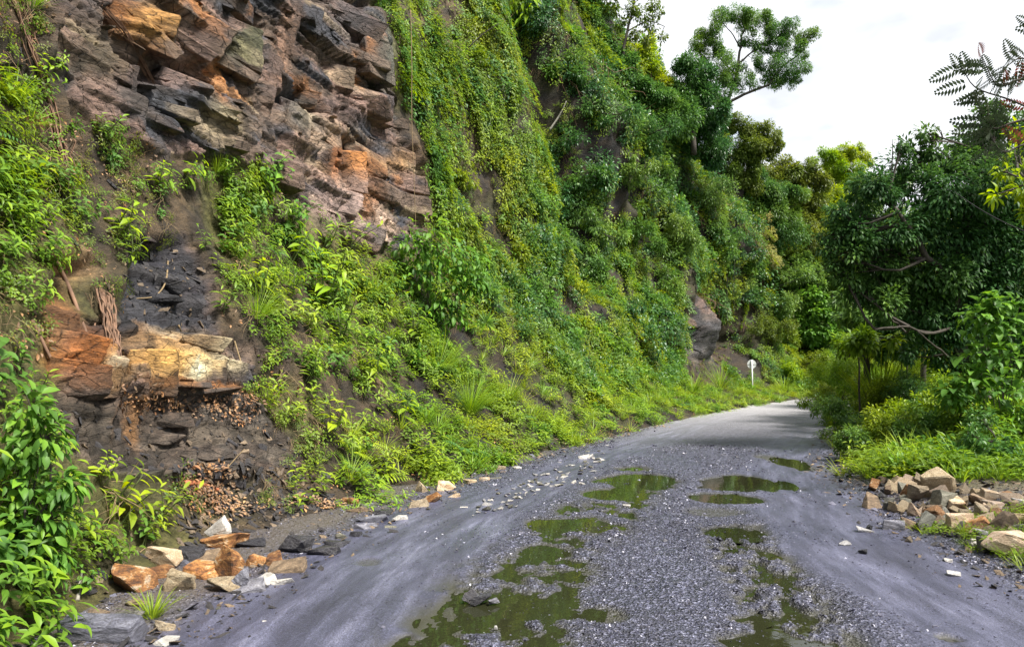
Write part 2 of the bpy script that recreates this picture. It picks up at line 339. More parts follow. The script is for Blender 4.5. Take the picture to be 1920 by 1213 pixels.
# valley floor sheet
gx = np.concatenate([np.linspace(-400, -30, 20), np.linspace(-25, 40, 110), np.linspace(45, 400, 20)]); gy = np.concatenate([np.linspace(-200, -10, 12), np.linspace(-8, 70, 130), np.linspace(75, 600, 20)])
GX, GY = np.meshgrid(gx, gy); rxe = np.interp(GY, RE[:, 1], RE[:, 0])
def ground_z(x, y):
    rx_ = np.interp(y, RE[:, 1], RE[:, 0]); d = x - rx_
    near = np.where(d > 0, .22 * sstep(.2, 1.8, d) + .40 * sstep(1.0, 3.5, d) * sstep(10, 14, y) + .12 * fbm(x * .4, y * .4, o=3, seed=77) * sstep(2, 5, d), 0)
    return np.where(d > .0, near - .02, 0) - .25 * (1 - sstep(.3, 2.2, d)) 
GZ = ground_z(GX, GY) - .05
m, t, N, L = nodes('bank_soil'); ge = N("ShaderNodeNewGeometry"); n1 = N("ShaderNodeTexNoise", i_Scale=2.0, i_Detail=8.0, i_Roughness=.65); L(ge.outputs['Position'], n1.inputs['Vector'])
p = N("ShaderNodeBsdfPrincipled", i_Roughness=.9); L(ramp(N, L, n1.outputs[0], [(.3, (.035, .03, .018)), (.5, (.06, .07, .02)), (.7, (.11, .12, .04))]), p.inputs['Base Color']); L(bump(N, L, n1.outputs[0], .05), p.inputs['Normal'])
o = N("ShaderNodeOutputMaterial"); L(p.outputs[0], o.inputs[0]); SOILM = m
tag(new('ground', mesh('ground', np.stack([GX, GY, GZ], -1), grid_faces(*GX.shape), SOILM, True)), 'earthy green verge ground beside the road', kind='structure')
# puddles: still murky water lying in the hollows
m, t, N, L = nodes('puddle_water'); ge = N("ShaderNodeNewGeometry"); n1 = N("ShaderNodeTexNoise", i_Scale=9.0, i_Detail=2.0); L(ge.outputs['Position'], n1.inputs['Vector'])
p = N("ShaderNodeBsdfPrincipled", i_Roughness=.02, i_IOR=1.36); p.inputs['Base Color'].default_value = (.020, .022, .010, 1); L(bump(N, L, n1.outputs[0], .0006), p.inputs['Normal'])
o = N("ShaderNodeOutputMaterial"); L(p.outputs[0], o.inputs[0]); WATER = m
PL = ['round green puddle farther along the wheel rut', 'green puddle just before the farthest rut pool', 'wide pool in the outer rut far along the road', 'pool in the outer rut below the widest pool', 'small dark round pool in the outer rut',
      'sky-speckled puddle at the bottom of the picture', 'thin shallow puddle above the bottom pool', 'green pool around the broken slate slab', 'narrow sliver of water beyond the green puddles', 'water against the grassy verge where the road narrows',
      'shallow olive pool amid gravel in the middle rut', 'olive pool above the broken slate slab', 'shallow pool in gravel beside the slab pool', 'thin strip of water between two outer rut pools', 'murky pool edge nearest the smooth mud track', 'tiny puddle near the lower corner of the road', 'faint brown puddle on the smooth mud track', 'broken film of water in the outer rut', 'gravelly film of water low in the outer rut']
for i, (cx_, cy_, rx, ry, dep) in enumerate(PW):
    z = -.013 + (-.0008 * i); k = 28; V = [(cx_ + 1.35 * rx * math.cos(a), cy_ + 1.35 * ry * math.sin(a), z) for a in [2 * math.pi * q / k for q in range(k)]]
    tag(new('water', mesh('water', V, [tuple(range(k))], WATER)), PL[i], group='puddles in the wheel ruts', kind='structure')
V = []; z = -.0125
for i, b in enumerate(BAND):
    d = (BAND[min(i + 1, 5)] - BAND[max(i - 1, 0)]).normalized(); nn = Vector((-d.y, d.x, 0)); V += [b + nn * .75 + Vector((0, 0, z)), b - nn * .75 + Vector((0, 0, z))]
tag(new('water', mesh('water', V, [(2 * i, 2 * i + 1, 2 * i + 3, 2 * i + 2) for i in range(5)], WATER)), 'long olive strip of water among gravel in the inner rut', group='puddles in the wheel ruts', kind='structure')

# ------------------------------------------------------------------ cliff surface
offs = np.interp(LE[:, 1], [0, 7, 10, 16, 25], [.75, .75, .45, .25, .2])
tg = nrm(np.gradient(LE[:, :2], axis=0)); nl = np.stack([-tg[:, 1], tg[:, 0]], 1)
FT = LE[:, :2] + nl * offs[:, None]
arc = np.concatenate([[0], np.cumsum(np.linalg.norm(np.diff(FT, axis=0), axis=1))])
SK = [9, 14, 20, 28, 36, 41, 46, 51.5, 58, 78]
PK = [
 [(0,-.12),(.5,.25),(.85,1.1),(1.25,2.2),(2.1,3.7),(2.6,6),(3.4,10),(5,15),(20,19)],
 [(0,-.1),(.75,.32),(1.4,1.1),(2.1,2.3),(3.0,3.8),(3.5,6.5),(4.3,10),(6,15),(20,19)],
 [(0,-.05),(.9,.5),(1.9,1.4),(2.8,2.8),(3.8,4.4),(4.6,7.5),(5.6,11.5),(8,17),(22,21)],
 [(0,0),(1.2,.6),(2.3,1.7),(3.2,3.4),(4.2,5.7),(5.2,9.2),(6.6,14),(9,20),(24,24)],
 [(0,0),(1.6,.6),(3.0,1.8),(4.0,4.6),(4.7,9.5),(5.5,15),(7,20),(10,23),(26,26)],
 [(0,0),(1.7,.5),(3.6,1.4),(4.5,5),(5.1,10),(6.0,15.5),(8,20),(12,22),(26,23)],
 [(0,0),(1.7,.4),(3.6,1.0),(4.5,5.5),(5.2,11),(6.4,16),(8.5,19.5),(13,21),(28,22)],
 [(0,0),(1.7,.3),(3.6,.9),(4.7,5),(5.6,10.5),(7.2,15),(10.5,17.5),(15,19),(30,20)],
 [(0,0),(1.7,.3),(3.6,.9),(5.2,4.5),(7.0,9.5),(9,12.5),(12.5,14.5),(19,16),(32,17)],
 [(0,0),(1.7,.3),(3.6,1),(6,3.4),(8.5,7.5),(11,10.5),(15,13),(21,14),(34,15)]]
PK = np.array(PK, float)
sv = np.concatenate([np.arange(0, 6, .3), np.arange(6, 20, .03), np.arange(20, 26, .06), np.arange(26, 40, .16), np.arange(40, 80, .4)])
rows = [14, 26, 38, 52, 92, 104, 46, 14]; vv = np.concatenate([i + np.arange(r) / r for i, r in enumerate(rows)] + [[8.0]])
prof = np.stack([[np.interp(sv, SK, PK[:, k, c]) for k in range(9)] for c in (0, 1)], -1)      # key, s, 2
k0 = np.minimum(vv.astype(int), 7); fr = vv - k0
def cr(fr, a, b, c, d): return .5 * ((2*b) + (c-a)*fr + (2*a-5*b+4*c-d)*fr**2 + (3*b-a-3*c+d)*fr**3)
pa = prof[np.maximum(k0-1,0)]; pb = prof[k0]; pc = prof[k0+1]; pd = prof[np.minimum(k0+2,8)]; f3 = fr[:, None, None]
PR = .5 * cr(f3, pa, pb, pc, pd) + .5 * (pb * (1-f3) + pc * f3)       # v, s, 2
fx = np.interp(sv, arc, FT[:, 0]); fy = np.interp(sv, arc, FT[:, 1]); nxn = np.interp(sv, arc, nl[:, 0]); nyn = np.interp(sv, arc, nl[:, 1])
PX = fx + nxn * PR[..., 0]; PY = fy + nyn * PR[..., 0]; PZ = PR[..., 1]
CP = np.stack([PX, PY, PZ], -1); SS = np.broadcast_to(sv, PX.shape)
nn_ = nrm(np.cross(np.gradient(CP, axis=1), np.gradient(CP, axis=0)))
nn_ *= np.where((nn_[..., :2] * np.stack([nxn, nyn], -1)).sum(-1, keepdims=True) > 0, -1, 1)
px, py, dep = project(CP)
jx = px + 16 * fbm(SS * 1.6, PZ * 1.6, o=3, seed=91); jy = py + 16 * fbm(SS * 1.6, PZ * 1.6, o=3, seed=95)
ROCKP = [(215,-400),(700,-400),(712,60),(735,200),(790,300),(815,440),(735,475),(650,455),(590,400),(520,335),(410,300),(300,300),(215,250),(120,200),(60,60),(40,-400)]
rock = inpoly(jx, jy, ROCKP).astype(float)
LOW = [(95,630),(230,590),(300,600),(470,640),(480,720),(360,760),(240,770),(120,740)]
low = inpoly(jx, jy, LOW).astype(float); COAL = [(230,470),(340,450),(400,520),(400,620),(230,600)]; coal = inpoly(jx, jy, COAL).astype(float)
FACE = [(100,740),(480,740),(560,860),(470,900),(330,890),(200,880),(110,830)]; face = inpoly(jx, jy, FACE).astype(float)
def smooth2(a, n=2):
    for _ in range(n):
        a = (a + np.roll(a, 1, 0) + np.roll(a, -1, 0) + np.roll(a, 1, 1) + np.roll(a, -1, 1)) / 5
    return a
rw = smooth2(np.clip(rock + low + coal * .8 + face * .8, 0, 1), 3)
farrock = np.exp(-(((jx - 1320) / 45) ** 2 + ((jy - 620) / 60) ** 2)); rw = np.maximum(rw, np.clip(farrock * 1.5, 0, 1))
# beds: dipping gently, each bed cut into blocks that stand proud or recede
A_ = PZ + .10 * SS + .10 * fbm(SS * .5, PZ * .5, o=2, seed=61)
def beds(th, bl, seed, jit=.18):
    q = A_ / th + jit * fbm(SS * 1.2 / bl, PZ * 1.0, o=2, seed=seed + 5); k = np.floor(q); f = q - k
    c = SS / bl + 7.7 * hsh(k, k * 0, k * 0, seed) + .25 * noise(SS * 2 / bl, PZ * 2, seed=seed + 1); cc = np.floor(c); g = c - cc
    off = hsh(k, cc, k * 0, seed + 2)
    edge = sstep(0, .14, f) * (.65 + .35 * sstep(0, .05, g) * sstep(0, .05, 1 - g))
    return off, edge, k, cc
o1, e1, k1, c1 = beds(.62, 2.3, 201); o2, e2, k2, c2 = beds(.21, 1.2, 211); o3, e3, k3, c3 = beds(.075, .6, 221, .1)
o4, e4, k4, c4_ = beds(1.7, 2.4, 231)
drock = .34 * (o4 - .5) + .20 * (o1 - .5) + .11 * (o2 - .4) + .05 * (o3 - .4) - .14 * (1 - e1) * (o1 > .4) - .06 * (1 - e2) * (o2 > .3) - .025 * (1 - e3) + .03 * fbm(SS * 3, PZ * 3, o=4, seed=71)
drock += -.10 * np.clip(fbm(SS * 2.6 + PZ * .7, PZ * .5, o=3, seed=73), 0, 1)
dsoil = .22 * fbm(SS * .7, PZ * .7, o=3, seed=81) + .10 * fbm(SS * 2.3, PZ * 2.3, o=4, seed=83, g=.6) + .03 * fbm(SS * 9, PZ * 9, o=3, seed=85, g=.7)
disp = rw * drock + (1 - rw) * dsoil
for (bx, by, rx, ry, a) in [(485,128,22,14,-.5), (568,180,26,16,-.55), (600,205,16,12,-.4), (486,45,14,26,-.45), (8,160,32,24,-.6), (645,272,38,16,-.55), (660,5,80,12,-.5), (350,128,70,14,-.3),
                            (225,655,14,60,-.45), (110,560,30,30,-.2), (548,225,26,20,.3), (590,262,45,26,.25), (300,690,65,34,.06), (400,705,70,25,.05), (280,60,50,40,.25), (160,690,50,45,.05), (130,500,60,14,-.25), (300,470,60,14,-.2),
                            (220,690,9,90,.25), (100,250,12,120,.2), (70,60,14,90,.2), (685,120,40,90,.3), (690,200,40,20,.3), (1380,620,30,60,-2.2), (1530,650,30,60,-1.5)]:
    disp = disp + a * np.exp(-(((jx - bx) / rx) ** 2 + ((jy - by) / ry) ** 2))
hi = sstep(3.5, 6.5, PZ)
disp += -5.0 * np.exp(-((SS - 32.2) / 1.8) ** 2) * hi + .9 * np.exp(-((SS - 27.5) / 2.2) ** 2) * hi + 2.0 * sstep(24, 40, SS) * fbm(SS * .33, PZ * .33, o=3, seed=89) * sstep(1.5, 4, PZ)
disp *= sstep(.0, .35, PZ + .1)
CP = CP + nn_ * disp[..., None]
CP[0, :, 2] = -.2
px2, py2, dep2 = project(CP)
nn2 = nrm(np.cross(np.gradient(CP, axis=1), np.gradient(CP, axis=0))); nn2 *= np.sign((nn2 * nn_).sum(-1, keepdims=True) + 1e-9)
# stone and soil colours, shade of recesses and leaf gaps painted in
def col(*c): return np.array(c, float)
n_a = fbm(SS * .9, A_ * 2.2, o=4, seed=301); n_b = fbm(SS * 3, PZ * 3, o=4, seed=305); rb = hsh(k2, c2, k2 * 0, 311)[..., None]; rb1 = hsh(k1, c1, k1 * 0, 313)[..., None]; rb3 = hsh(k3, c3, k3 * 0, 317)[..., None]
slate, brown, pink, buff, orange, cream, black, moss = col(.062,.064,.078), col(.14,.10,.075), col(.31,.20,.16), col(.40,.31,.20), col(.46,.19,.05), col(.75,.62,.42), col(.02,.02,.028), col(.10,.10,.03)
colr = brown + (slate - brown) * sstep(-.1, .25, n_a)[..., None]
colr = colr + (pink - colr) * (sstep(.45, .7, rb1[..., 0]) * sstep(-.3, .3, n_b))[..., None] * .8
colr = colr + (buff - colr) * sstep(.82, .9, rb[..., 0])[..., None] * .6
colr = colr + (orange - colr) * (sstep(.2, .5, fbm(SS * 1.1, PZ * 1.1, o=3, seed=321)) * sstep(.3, .7, rb[..., 0]))[..., None] * .7
gap_shade = .35 + .65 * (1 - sstep(860, 1040, jx + .25 * jy))[..., None]; soil = col(.034,.026,.018) * gap_shade + (col(.095,.066,.038) - col(.034,.026,.018)) * gap_shade * sstep(-.4, .5, n_b)[..., None]  # soil darkens behind the far foliage: shade between leaves put into its colour
soil = soil + (moss * gap_shade - soil) * (.75 * sstep(-.15, .35, fbm(SS * .8, PZ * .8, o=4, seed=331)))[..., None]
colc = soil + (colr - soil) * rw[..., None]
colc = colc + (col(.045,.036,.028) * (1 + .8 * n_b[..., None]) + .10 * rb3 * rb * col(1,.85,.7) - colc) * smooth2(face, 4)[..., None] * .85
colc = colc + (black + .03 * rb3 - colc) * smooth2(coal, 4)[..., None] * .95
for (bx, by, rx, ry, cc_, a) in [(285,45,45,32,col(.50,.27,.08),.9), (375,78,50,36,pink*.9,.8), (215,125,32,26,col(.24,.17,.11),.7), (235,145,22,28,col(.28,.19,.17),.8), (450,85,45,30,col(.13,.13,.06),.8),
      (405,225,45,40,col(.30,.25,.15),.8), (330,150,60,20,pink,.5), (570,215,30,26,cream,.7), (600,262,45,30,col(.50,.36,.25),.8), (660,315,55,36,orange,.85), (625,300,16,36,col(.40,.15,.05),.9), (745,300,40,26,col(.28,.16,.07),.8),
      (640,385,70,55,col(.36,.26,.23),.75), (715,425,24,40,col(.62,.45,.34),.8), (690,380,16,30,orange,.6), (655,45,60,50,slate,.8), (700,115,26,60,col(.09,.12,.10),.7), (540,60,20,70,col(.33,.19,.12),.7), (520,140,22,70,col(.24,.15,.11),.6), (650,200,50,30,col(.22,.14,.12),.6),
      (250,190,70,50,col(.075,.08,.09),.5), (60,230,25,14,orange,.7), (150,100,90,60,col(.11,.095,.06),.6),
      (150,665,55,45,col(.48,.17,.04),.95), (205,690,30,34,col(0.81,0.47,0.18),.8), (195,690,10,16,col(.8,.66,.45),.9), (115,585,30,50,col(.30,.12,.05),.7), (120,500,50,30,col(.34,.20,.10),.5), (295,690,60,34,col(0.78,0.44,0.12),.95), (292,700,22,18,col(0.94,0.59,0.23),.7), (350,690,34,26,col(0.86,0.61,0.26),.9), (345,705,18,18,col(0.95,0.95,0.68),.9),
      (405,690,34,22,col(0.65,0.56,0.36),.85), (445,690,22,18,col(.22,.17,.16),.8), (300,640,80,16,col(.42,.24,.09),.8), (300,728,60,8,col(.30,.13,.04),.8), (400,735,60,6,orange,.7), (340,625,40,10,buff*.9,.6), (270,780,18,50,col(.28,.14,.05),.7), (225,700,7,90,col(.30,.17,.09),.8), (1000,150,45,130,col(.02,.018,.014),.9), (8,160,30,22,black,.9), (225,640,12,60,black,.8), (485,130,18,10,black,.7), (575,190,26,12,black,.6), (645,278,34,9,black,.7), (1330,600,30,30,col(.13,.10,.09),.8), (1310,640,40,40,col(.10,.10,.11),.9)]:  # dark gully and black hollows: recess shade painted into the rock colour
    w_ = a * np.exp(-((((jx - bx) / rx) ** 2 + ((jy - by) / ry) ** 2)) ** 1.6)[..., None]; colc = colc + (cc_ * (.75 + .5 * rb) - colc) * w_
colc = colc * (1 - .35 * (1 - e2) * rw)[..., None] if False else colc
colc = colc * (1 - .5 * rw * sstep(.02, .4, fbm(SS * 4.5, PZ * .5, o=4, seed=351)))[..., None]
colc = np.clip(colc * (.8 + .4 * sstep(-.5, .5, fbm(SS * 8, PZ * 8, o=3, seed=341)))[..., None], .012, .9)
m, t, N, L = nodes('cliff_rock_and_soil')
ac = N("ShaderNodeAttribute", attribute_name='cc'); ar = N("ShaderNodeAttribute", attribute_name='rw'); ge = N("ShaderNodeNewGeometry")
mp = N("ShaderNodeMapping"); mp.inputs['Scale'].default_value = (1, 1, 2.6); mp.inputs['Rotation'].default_value = (.12, .08, 0); L(ge.outputs['Position'], mp.inputs[0])
n1 = N("ShaderNodeTexNoise", i_Scale=7.0, i_Detail=10.0, i_Roughness=.74, i_Distortion=.15); L(mp.outputs[0], n1.inputs['Vector'])
n2 = N("ShaderNodeTexNoise", i_Scale=34.0, i_Detail=6.0, i_Roughness=.7); L(mp.outputs[0], n2.inputs['Vector'])
vo = N("ShaderNodeTexVoronoi", i_Scale=4.0, feature='DISTANCE_TO_EDGE'); L(mp.outputs[0], vo.inputs['Vector'])
k_ = ramp(N, L, n1.outputs[0], [(.28, (.35, .33, .32)), (.5, (1, 1, 1)), (.72, (1.7, 1.6, 1.5))])
c = mixc(N, L, 1.0, ac.outputs['Color'], k_, 'MULTIPLY')
c = mixc(N, L, 1.0, c, ramp(N, L, n2.outputs[0], [(.3, (.55, .53, .52)), (.55, (1.1, 1.1, 1.1)), (.75, (1.6, 1.55, 1.45))]), 'MULTIPLY')
crk = ramp(N, L, vo.outputs['Distance'], [(0, 1), (.035, 0)]); mcr = N("ShaderNodeMath", operation='MULTIPLY'); L(crk, mcr.inputs[0]); L(ar.outputs['Fac'], mcr.inputs[1]); mc2 = N("ShaderNodeMath", operation='MULTIPLY'); L(mcr.outputs[0], mc2.inputs[0]); mc2.inputs[1].default_value = .6
c = mixc(N, L, mc2.outputs[0], c, (.02, .018, .016))
p = N("ShaderNodeBsdfPrincipled"); L(c, p.inputs['Base Color']); L(ramp(N, L, n2.outputs[0], [(.3, .5), (.7, .95)]), p.inputs['Roughness']); p.inputs['Specular IOR Level'].default_value = .35
s1 = N("ShaderNodeMath", operation='SUBTRACT'); L(n1.outputs[0], s1.inputs[0]); L(mcr.outputs[0], s1.inputs[1])
L(bump(N, L, n2.outputs[0], .015, 1, bump(N, L, s1.outputs[0], .07)), p.inputs['Normal']); o = N("ShaderNodeOutputMaterial"); L(p.outputs[0], o.inputs[0]); CLIFFM = m
cf = grid_faces(*PX.shape)
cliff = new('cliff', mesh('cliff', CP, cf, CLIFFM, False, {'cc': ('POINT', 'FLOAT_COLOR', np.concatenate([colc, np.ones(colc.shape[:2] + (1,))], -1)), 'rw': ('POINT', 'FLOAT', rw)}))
tag(cliff, 'steep road-cut cliff of layered slate and soil', kind='structure')
# coarse copy of the surface, only for finding where things stand
st_s = np.unique(np.concatenate([np.arange(0, len(sv), 3), [len(sv) - 1]])); st_v = np.unique(np.concatenate([np.arange(0, len(vv), 3), [len(vv) - 1]]))
cc0 = CP[np.ix_(st_v, st_s)]; BV = BVHTree.FromPolygons([tuple(p) for p in cc0.reshape(-1, 3)], [tuple(f) for f in grid_faces(*cc0.shape[:2])])
def hit(px, py):
    r = ray(px, py); h = BV.ray_cast(Vector((0, 0, CAMZ)), r)
    if h[0] is None: p = ground(px, max(py, 700)); return p, Vector((0, 0, 1))
    n = h[1]; n = n if n.dot(r) < 0 else -n; return h[0], n

# ------------------------------------------------------------------ plant shapes (growth along +Z, downhill along +X)
PC = bpy.data.collections.new("plant_shapes")           # never linked: only read by the scatter
R_ = np.random.RandomState
def proto(name, me):
    o = bpy.data.objects.new(name, me); PC.objects.link(o); return o
def whorl(rs, n, z0, z1, L, Wd, kind, tilt=.3, out=.02, arch=0.0, droop=.3, fold=.25):
    z = np.linspace(z0, z1, n); a = np.arange(n) * 2.4 + rs.rand(n) * .8
    P = np.stack([arch * (z / max(z1, .01)) ** 2 * z1 + out * np.cos(a), out * np.sin(a), z], 1)
    tl = tilt + .5 * rs.randn(n) * .3
    d = np.stack([np.cos(a) + arch * .6, np.sin(a), tl], 1)
    up = np.stack([-np.cos(a) * tl, -np.sin(a) * tl, np.ones(n)], 1)
    return leaves(P, d, up, L * (.7 + .5 * rs.rand(n)), Wd * (.7 + .5 * rs.rand(n)), kind, fold, droop)
def sprig(name, mat, seed, stems=4, n=12, h=.28, L=.09, Wd=.028, kind='lance', spread=.12, arch=.3, droop=.35, tilt=.35):
    rs = R_(seed); pr = []
    for q in range(stems):
        v, f, l = whorl(rs, n, h * .15, h * (.7 + .5 * rs.rand()), L, Wd, kind, tilt, .01, arch * rs.rand(), droop)
        a = rs.rand() * 6.28; le = rs.rand() * .45; Rm = np.array(Euler((0, 0, a)).to_matrix() @ Euler((0, le, 0)).to_matrix())
        v = v @ Rm.T + np.array([math.cos(a), math.sin(a), 0]) * spread * rs.rand(); pr.append((v, f, l))
    return leafmesh(name, pr, mat)
def hanging(name, mat, seed, stems=5, n=16, ln=.8, L=.08, Wd=.035, kind='tiny', spread=.18):
    rs = R_(seed); pr = []
    for q in range(stems):
        t = np.sort(rs.rand(n)); y0 = (rs.rand() - .5) * 2 * spread; x0 = (rs.rand() - .5) * .3; bul = .08 + .12 * rs.rand()
        P = np.stack([x0 + ln * t, y0 + .04 * rs.randn(n) + .05 * np.sin(t * 5), bul * (1 - t) + .05 * rs.rand(n)], 1)
        d = np.stack([.7 + 0 * t, rs.randn(n) * .8, .25 + .5 * rs.rand(n)], 1); up = np.stack([-.5 + 0 * t, .3 * rs.randn(n), 1 + 0 * t], 1)
        pr.append(leaves(P, d, up, L * (.6 + .7 * rs.rand(n)), Wd * (.6 + .7 * rs.rand(n)), kind, .2, .3))
    return leafmesh(name, pr, mat)
def tuft(name, mat, seed, n=34, h=.4, w=.008, spread=.07, arch=.7):
    rs = R_(seed); a = rs.rand(n) * 6.28; r = spread * rs.rand(n); t = .2 + arch * rs.rand(n)
    P = np.stack([r * np.cos(a), r * np.sin(a), 0 * a], 1); d = np.stack([np.cos(a) * t, np.sin(a) * t, 1 + 0 * a], 1); up = np.stack([-np.cos(a), -np.sin(a), t], 1)
    return leafmesh(name, [leaves(P, d, up, h * (.5 + .7 * rs.rand(n)), w * (.7 + .6 * rs.rand(n)), 'blade', .1, .35)], mat)
def fern(name, mat, seed, fr=6, ln=.5, n=13, pl=.09):
    rs = R_(seed); pr = []
    for q in range(fr):
        a = q * 6.28 / fr + rs.rand() * .6; L_ = ln * (.7 + .5 * rs.rand()); t = np.linspace(.12, 1, n)
        cx_ = L_ * (t * .85); cz = L_ * (.75 * t - .75 * t * t * (.7 + .3 * rs.rand())); sl_ = np.stack([np.cos(a) * cx_, np.sin(a) * cx_, cz], 1)
        sd = np.array([-math.sin(a), math.cos(a), 0]); fw = np.array([math.cos(a), math.sin(a), .1]); pw = pl * np.sin(np.pi * (t * .85 + .12))
        for sg in (-1, 1):
            pr.append(leaves(sl_, sd * sg + fw * .35 - np.array([0, 0, .15]), np.tile([0, 0, 1.], (n, 1)), pw, pw * .28, 'tiny', .15, .2))
    return leafmesh(name, pr, mat)
def clump(name, mat, seed, n=260, r=.45, L=.09, Wd=.04, kind='tiny', flat=.8, up_b=.5, sub=9):
    """a shrub head: leaves on sub-clusters turned outwards"""
    rs = R_(seed); cs = nrm(rs.randn(sub, 3)) * (r * (.35 + .5 * rs.rand(sub, 1))); cs[:, 2] = np.abs(cs[:, 2]) * flat
    k = rs.randint(0, sub, n); o = nrm(rs.randn(n, 3)); P = cs[k] + o * r * .36 * (.5 + .5 * rs.rand(n, 1)) ** .5
    d = o + nrm(P + 1e-6) * .6 + rs.randn(n, 3) * .3; d[:, 2] -= .15; up = np.stack([.3 * rs.randn(n), .3 * rs.randn(n), 1 + 0 * d[:, 0]], 1)
    return leafmesh(name, [leaves(P, d, up, L * (.6 + .7 * rs.rand(n)), Wd * (.6 + .7 * rs.rand(n)), kind, .2, .3)], mat)
def chip(name, mat, seed, sz=(1, .7, .35), npt=9):
    rs = R_(seed); bm = bmesh.new()
    for p_ in rs.randn(npt, 3):
        p_ = np.sign(p_) * np.abs(p_ / np.abs(p_).max()) ** .7; bm.verts.new(p_ * sz)
    r = bmesh.ops.convex_hull(bm, input=bm.verts); bmesh.ops.delete(bm, geom=[g for g in r['geom_interior'] if isinstance(g, bmesh.types.BMVert)], context='VERTS')
    me = bpy.data.meshes.new(name); bm.to_mesh(me); bm.free(); me.materials.append(mat); return me
def twigs(name, mat, seed, n=9, ln=.5, r=.004):
    rs = R_(seed); T = Tubes()
    for q in range(n):
        p_ = Vector((rs.randn() * .1, rs.randn() * .12, .02)); d = Vector((rs.rand() + .3, rs.randn() * .5, rs.rand() * .3)); pts = [p_]
        for k in range(4): d = d + Vector(rs.randn(3) * .35); d.z -= .15; pts.append(pts[-1] + d.normalized() * ln / 4)
        T.add(pts, [r, r, r * .8, r * .5, r * .2], 3, False)
    return T.mesh(name, mat)
chip_dark = stone_mat('shale_chip_dark', [(.3, (.03, .03, .036)), (.7, (.09, .085, .095))], 4, 2, .5)
chip_tan = stone_mat('shale_chip_tan', [(.3, (.16, .11, .07)), (.7, (.38, .30, .22))], 4, 2, .8)
grav_d = stone_mat('gravel_dark', [(.3, (.014, .015, .024)), (.7, (.06, .062, .10))], 30, 1, .35, bumpd=.002)
grav_m = stone_mat('gravel_mid', [(.3, (.08, .083, .13)), (.7, (.18, .185, .27))], 30, 1, .35, bumpd=.002)
grav_l = stone_mat('gravel_pale', [(.3, (.36, .37, .48)), (.7, (.60, .61, .74))], 30, 1, .4, bumpd=.002, dark=(.3,.3,.34))
protos = {}; _pid = [0]
def reg(key, mes):
    for me in mes:
        o = proto('shape_%03d' % _pid[0], me); protos.setdefault(key, []).append(_pid[0]); _pid[0] += 1
reg('herb', [sprig('herb', G['herb'], s, 4, 11, .3, .10, .03) for s in (1, 2, 3)])
reg('herbwide', [sprig('herb', G['broad'], s, 4, 9, .28, .10, .05, 'oval', droop=.4) for s in (4, 5)])
reg('small', [sprig('small_herb', G['herb'], s, 5, 9, .14, .045, .024, 'oval', .12) for s in (6, 7)] + [sprig('small_herb', G['lime'], 8, 5, 9, .12, .04, .022, 'oval', .12)])
reg('vine', [hanging('creeper', G['vine'], s, 6, 15, .8, .085, .038) for s in (9, 10, 11)] + [hanging('creeper', G['lime'], 12, 6, 15, .7, .07, .03), hanging('creeper', G['shrub'], 13, 6, 15, .8, .10, .045)])
reg('grass', [tuft('tuft', G['grass'], s, 36, .45) for s in (14, 15)] + [tuft('tuft', G['lime'], 16, 30, .35)])
reg('shortgrass', [tuft('tuft', G['grass'], s, 40, .17, .006, .12, .9) for s in (17, 18)] + [tuft('tuft', G['lime'], 19, 40, .15, .006, .12, .9)])
reg('straw', [tuft('straw', STRAW_L, 20, 30, .45, .005, .1, 1.2)] if 'STRAW_L' in globals() else [twigs('dry_stems', STRAW, 20)])
reg('fern', [fern('fern', G['herb'], 21), fern('fern', G['lime'], 22), fern('fern', G['shrub'], 23)])
reg('shrub', [clump('shrub_head', G['shrub'], s, 300, .5, .11, .042) for s in (24, 25)] + [clump('shrub_head', G['pale'], 26, 300, .5, .09, .036), clump('shrub_head', G['vine'], 27, 300, .5, .10, .04)])
reg('deep', [clump('shrub_head', G['deep'], s, 280, .5, .13, .05) for s in (28, 29)])
reg('bush', [clump('bush_head', G['herb'], 30, 260, .34, .075, .03), clump('bush_head', G['lime'], 31, 260, .34, .07, .028), clump('bush_head', G['broad'], 32, 220, .36, .10, .05, 'oval')])
reg('litter', [leafmesh('fallen_leaf', [whorl(R_(s), 6, .004, .02, .055, .028, 'oval', -.02, .09, 0, -.15, .4)], DRY) for s in (33, 34, 35)])
reg('twig', [twigs('twig', ROOT, s) for s in (36, 37)] + [twigs('twig', STRAW, 38, 7, .4, .003)])
reg('chip', [chip('shale_chip', chip_dark, s, (1, .7, .22)) for s in (39, 40, 41)] + [chip('shale_chip', chip_tan, s, (1, .6, .25)) for s in (42, 43)])
reg('gravd', [chip('gravel_stone', grav_d, s, (1, .8, .6), 8) for s in (44, 45)])
reg('gravm', [chip('gravel_stone', grav_m, s, (1, .8, .6), 8) for s in (46, 47)])
reg('gravl', [chip('gravel_stone', grav_l, s, (1, .8, .6), 8) for s in (48, 49)])
reg('moss', [sprig('moss_sprig', G['olive'], s, 6, 8, .07, .03, .012, 'tiny', .12) for s in (50, 51)])

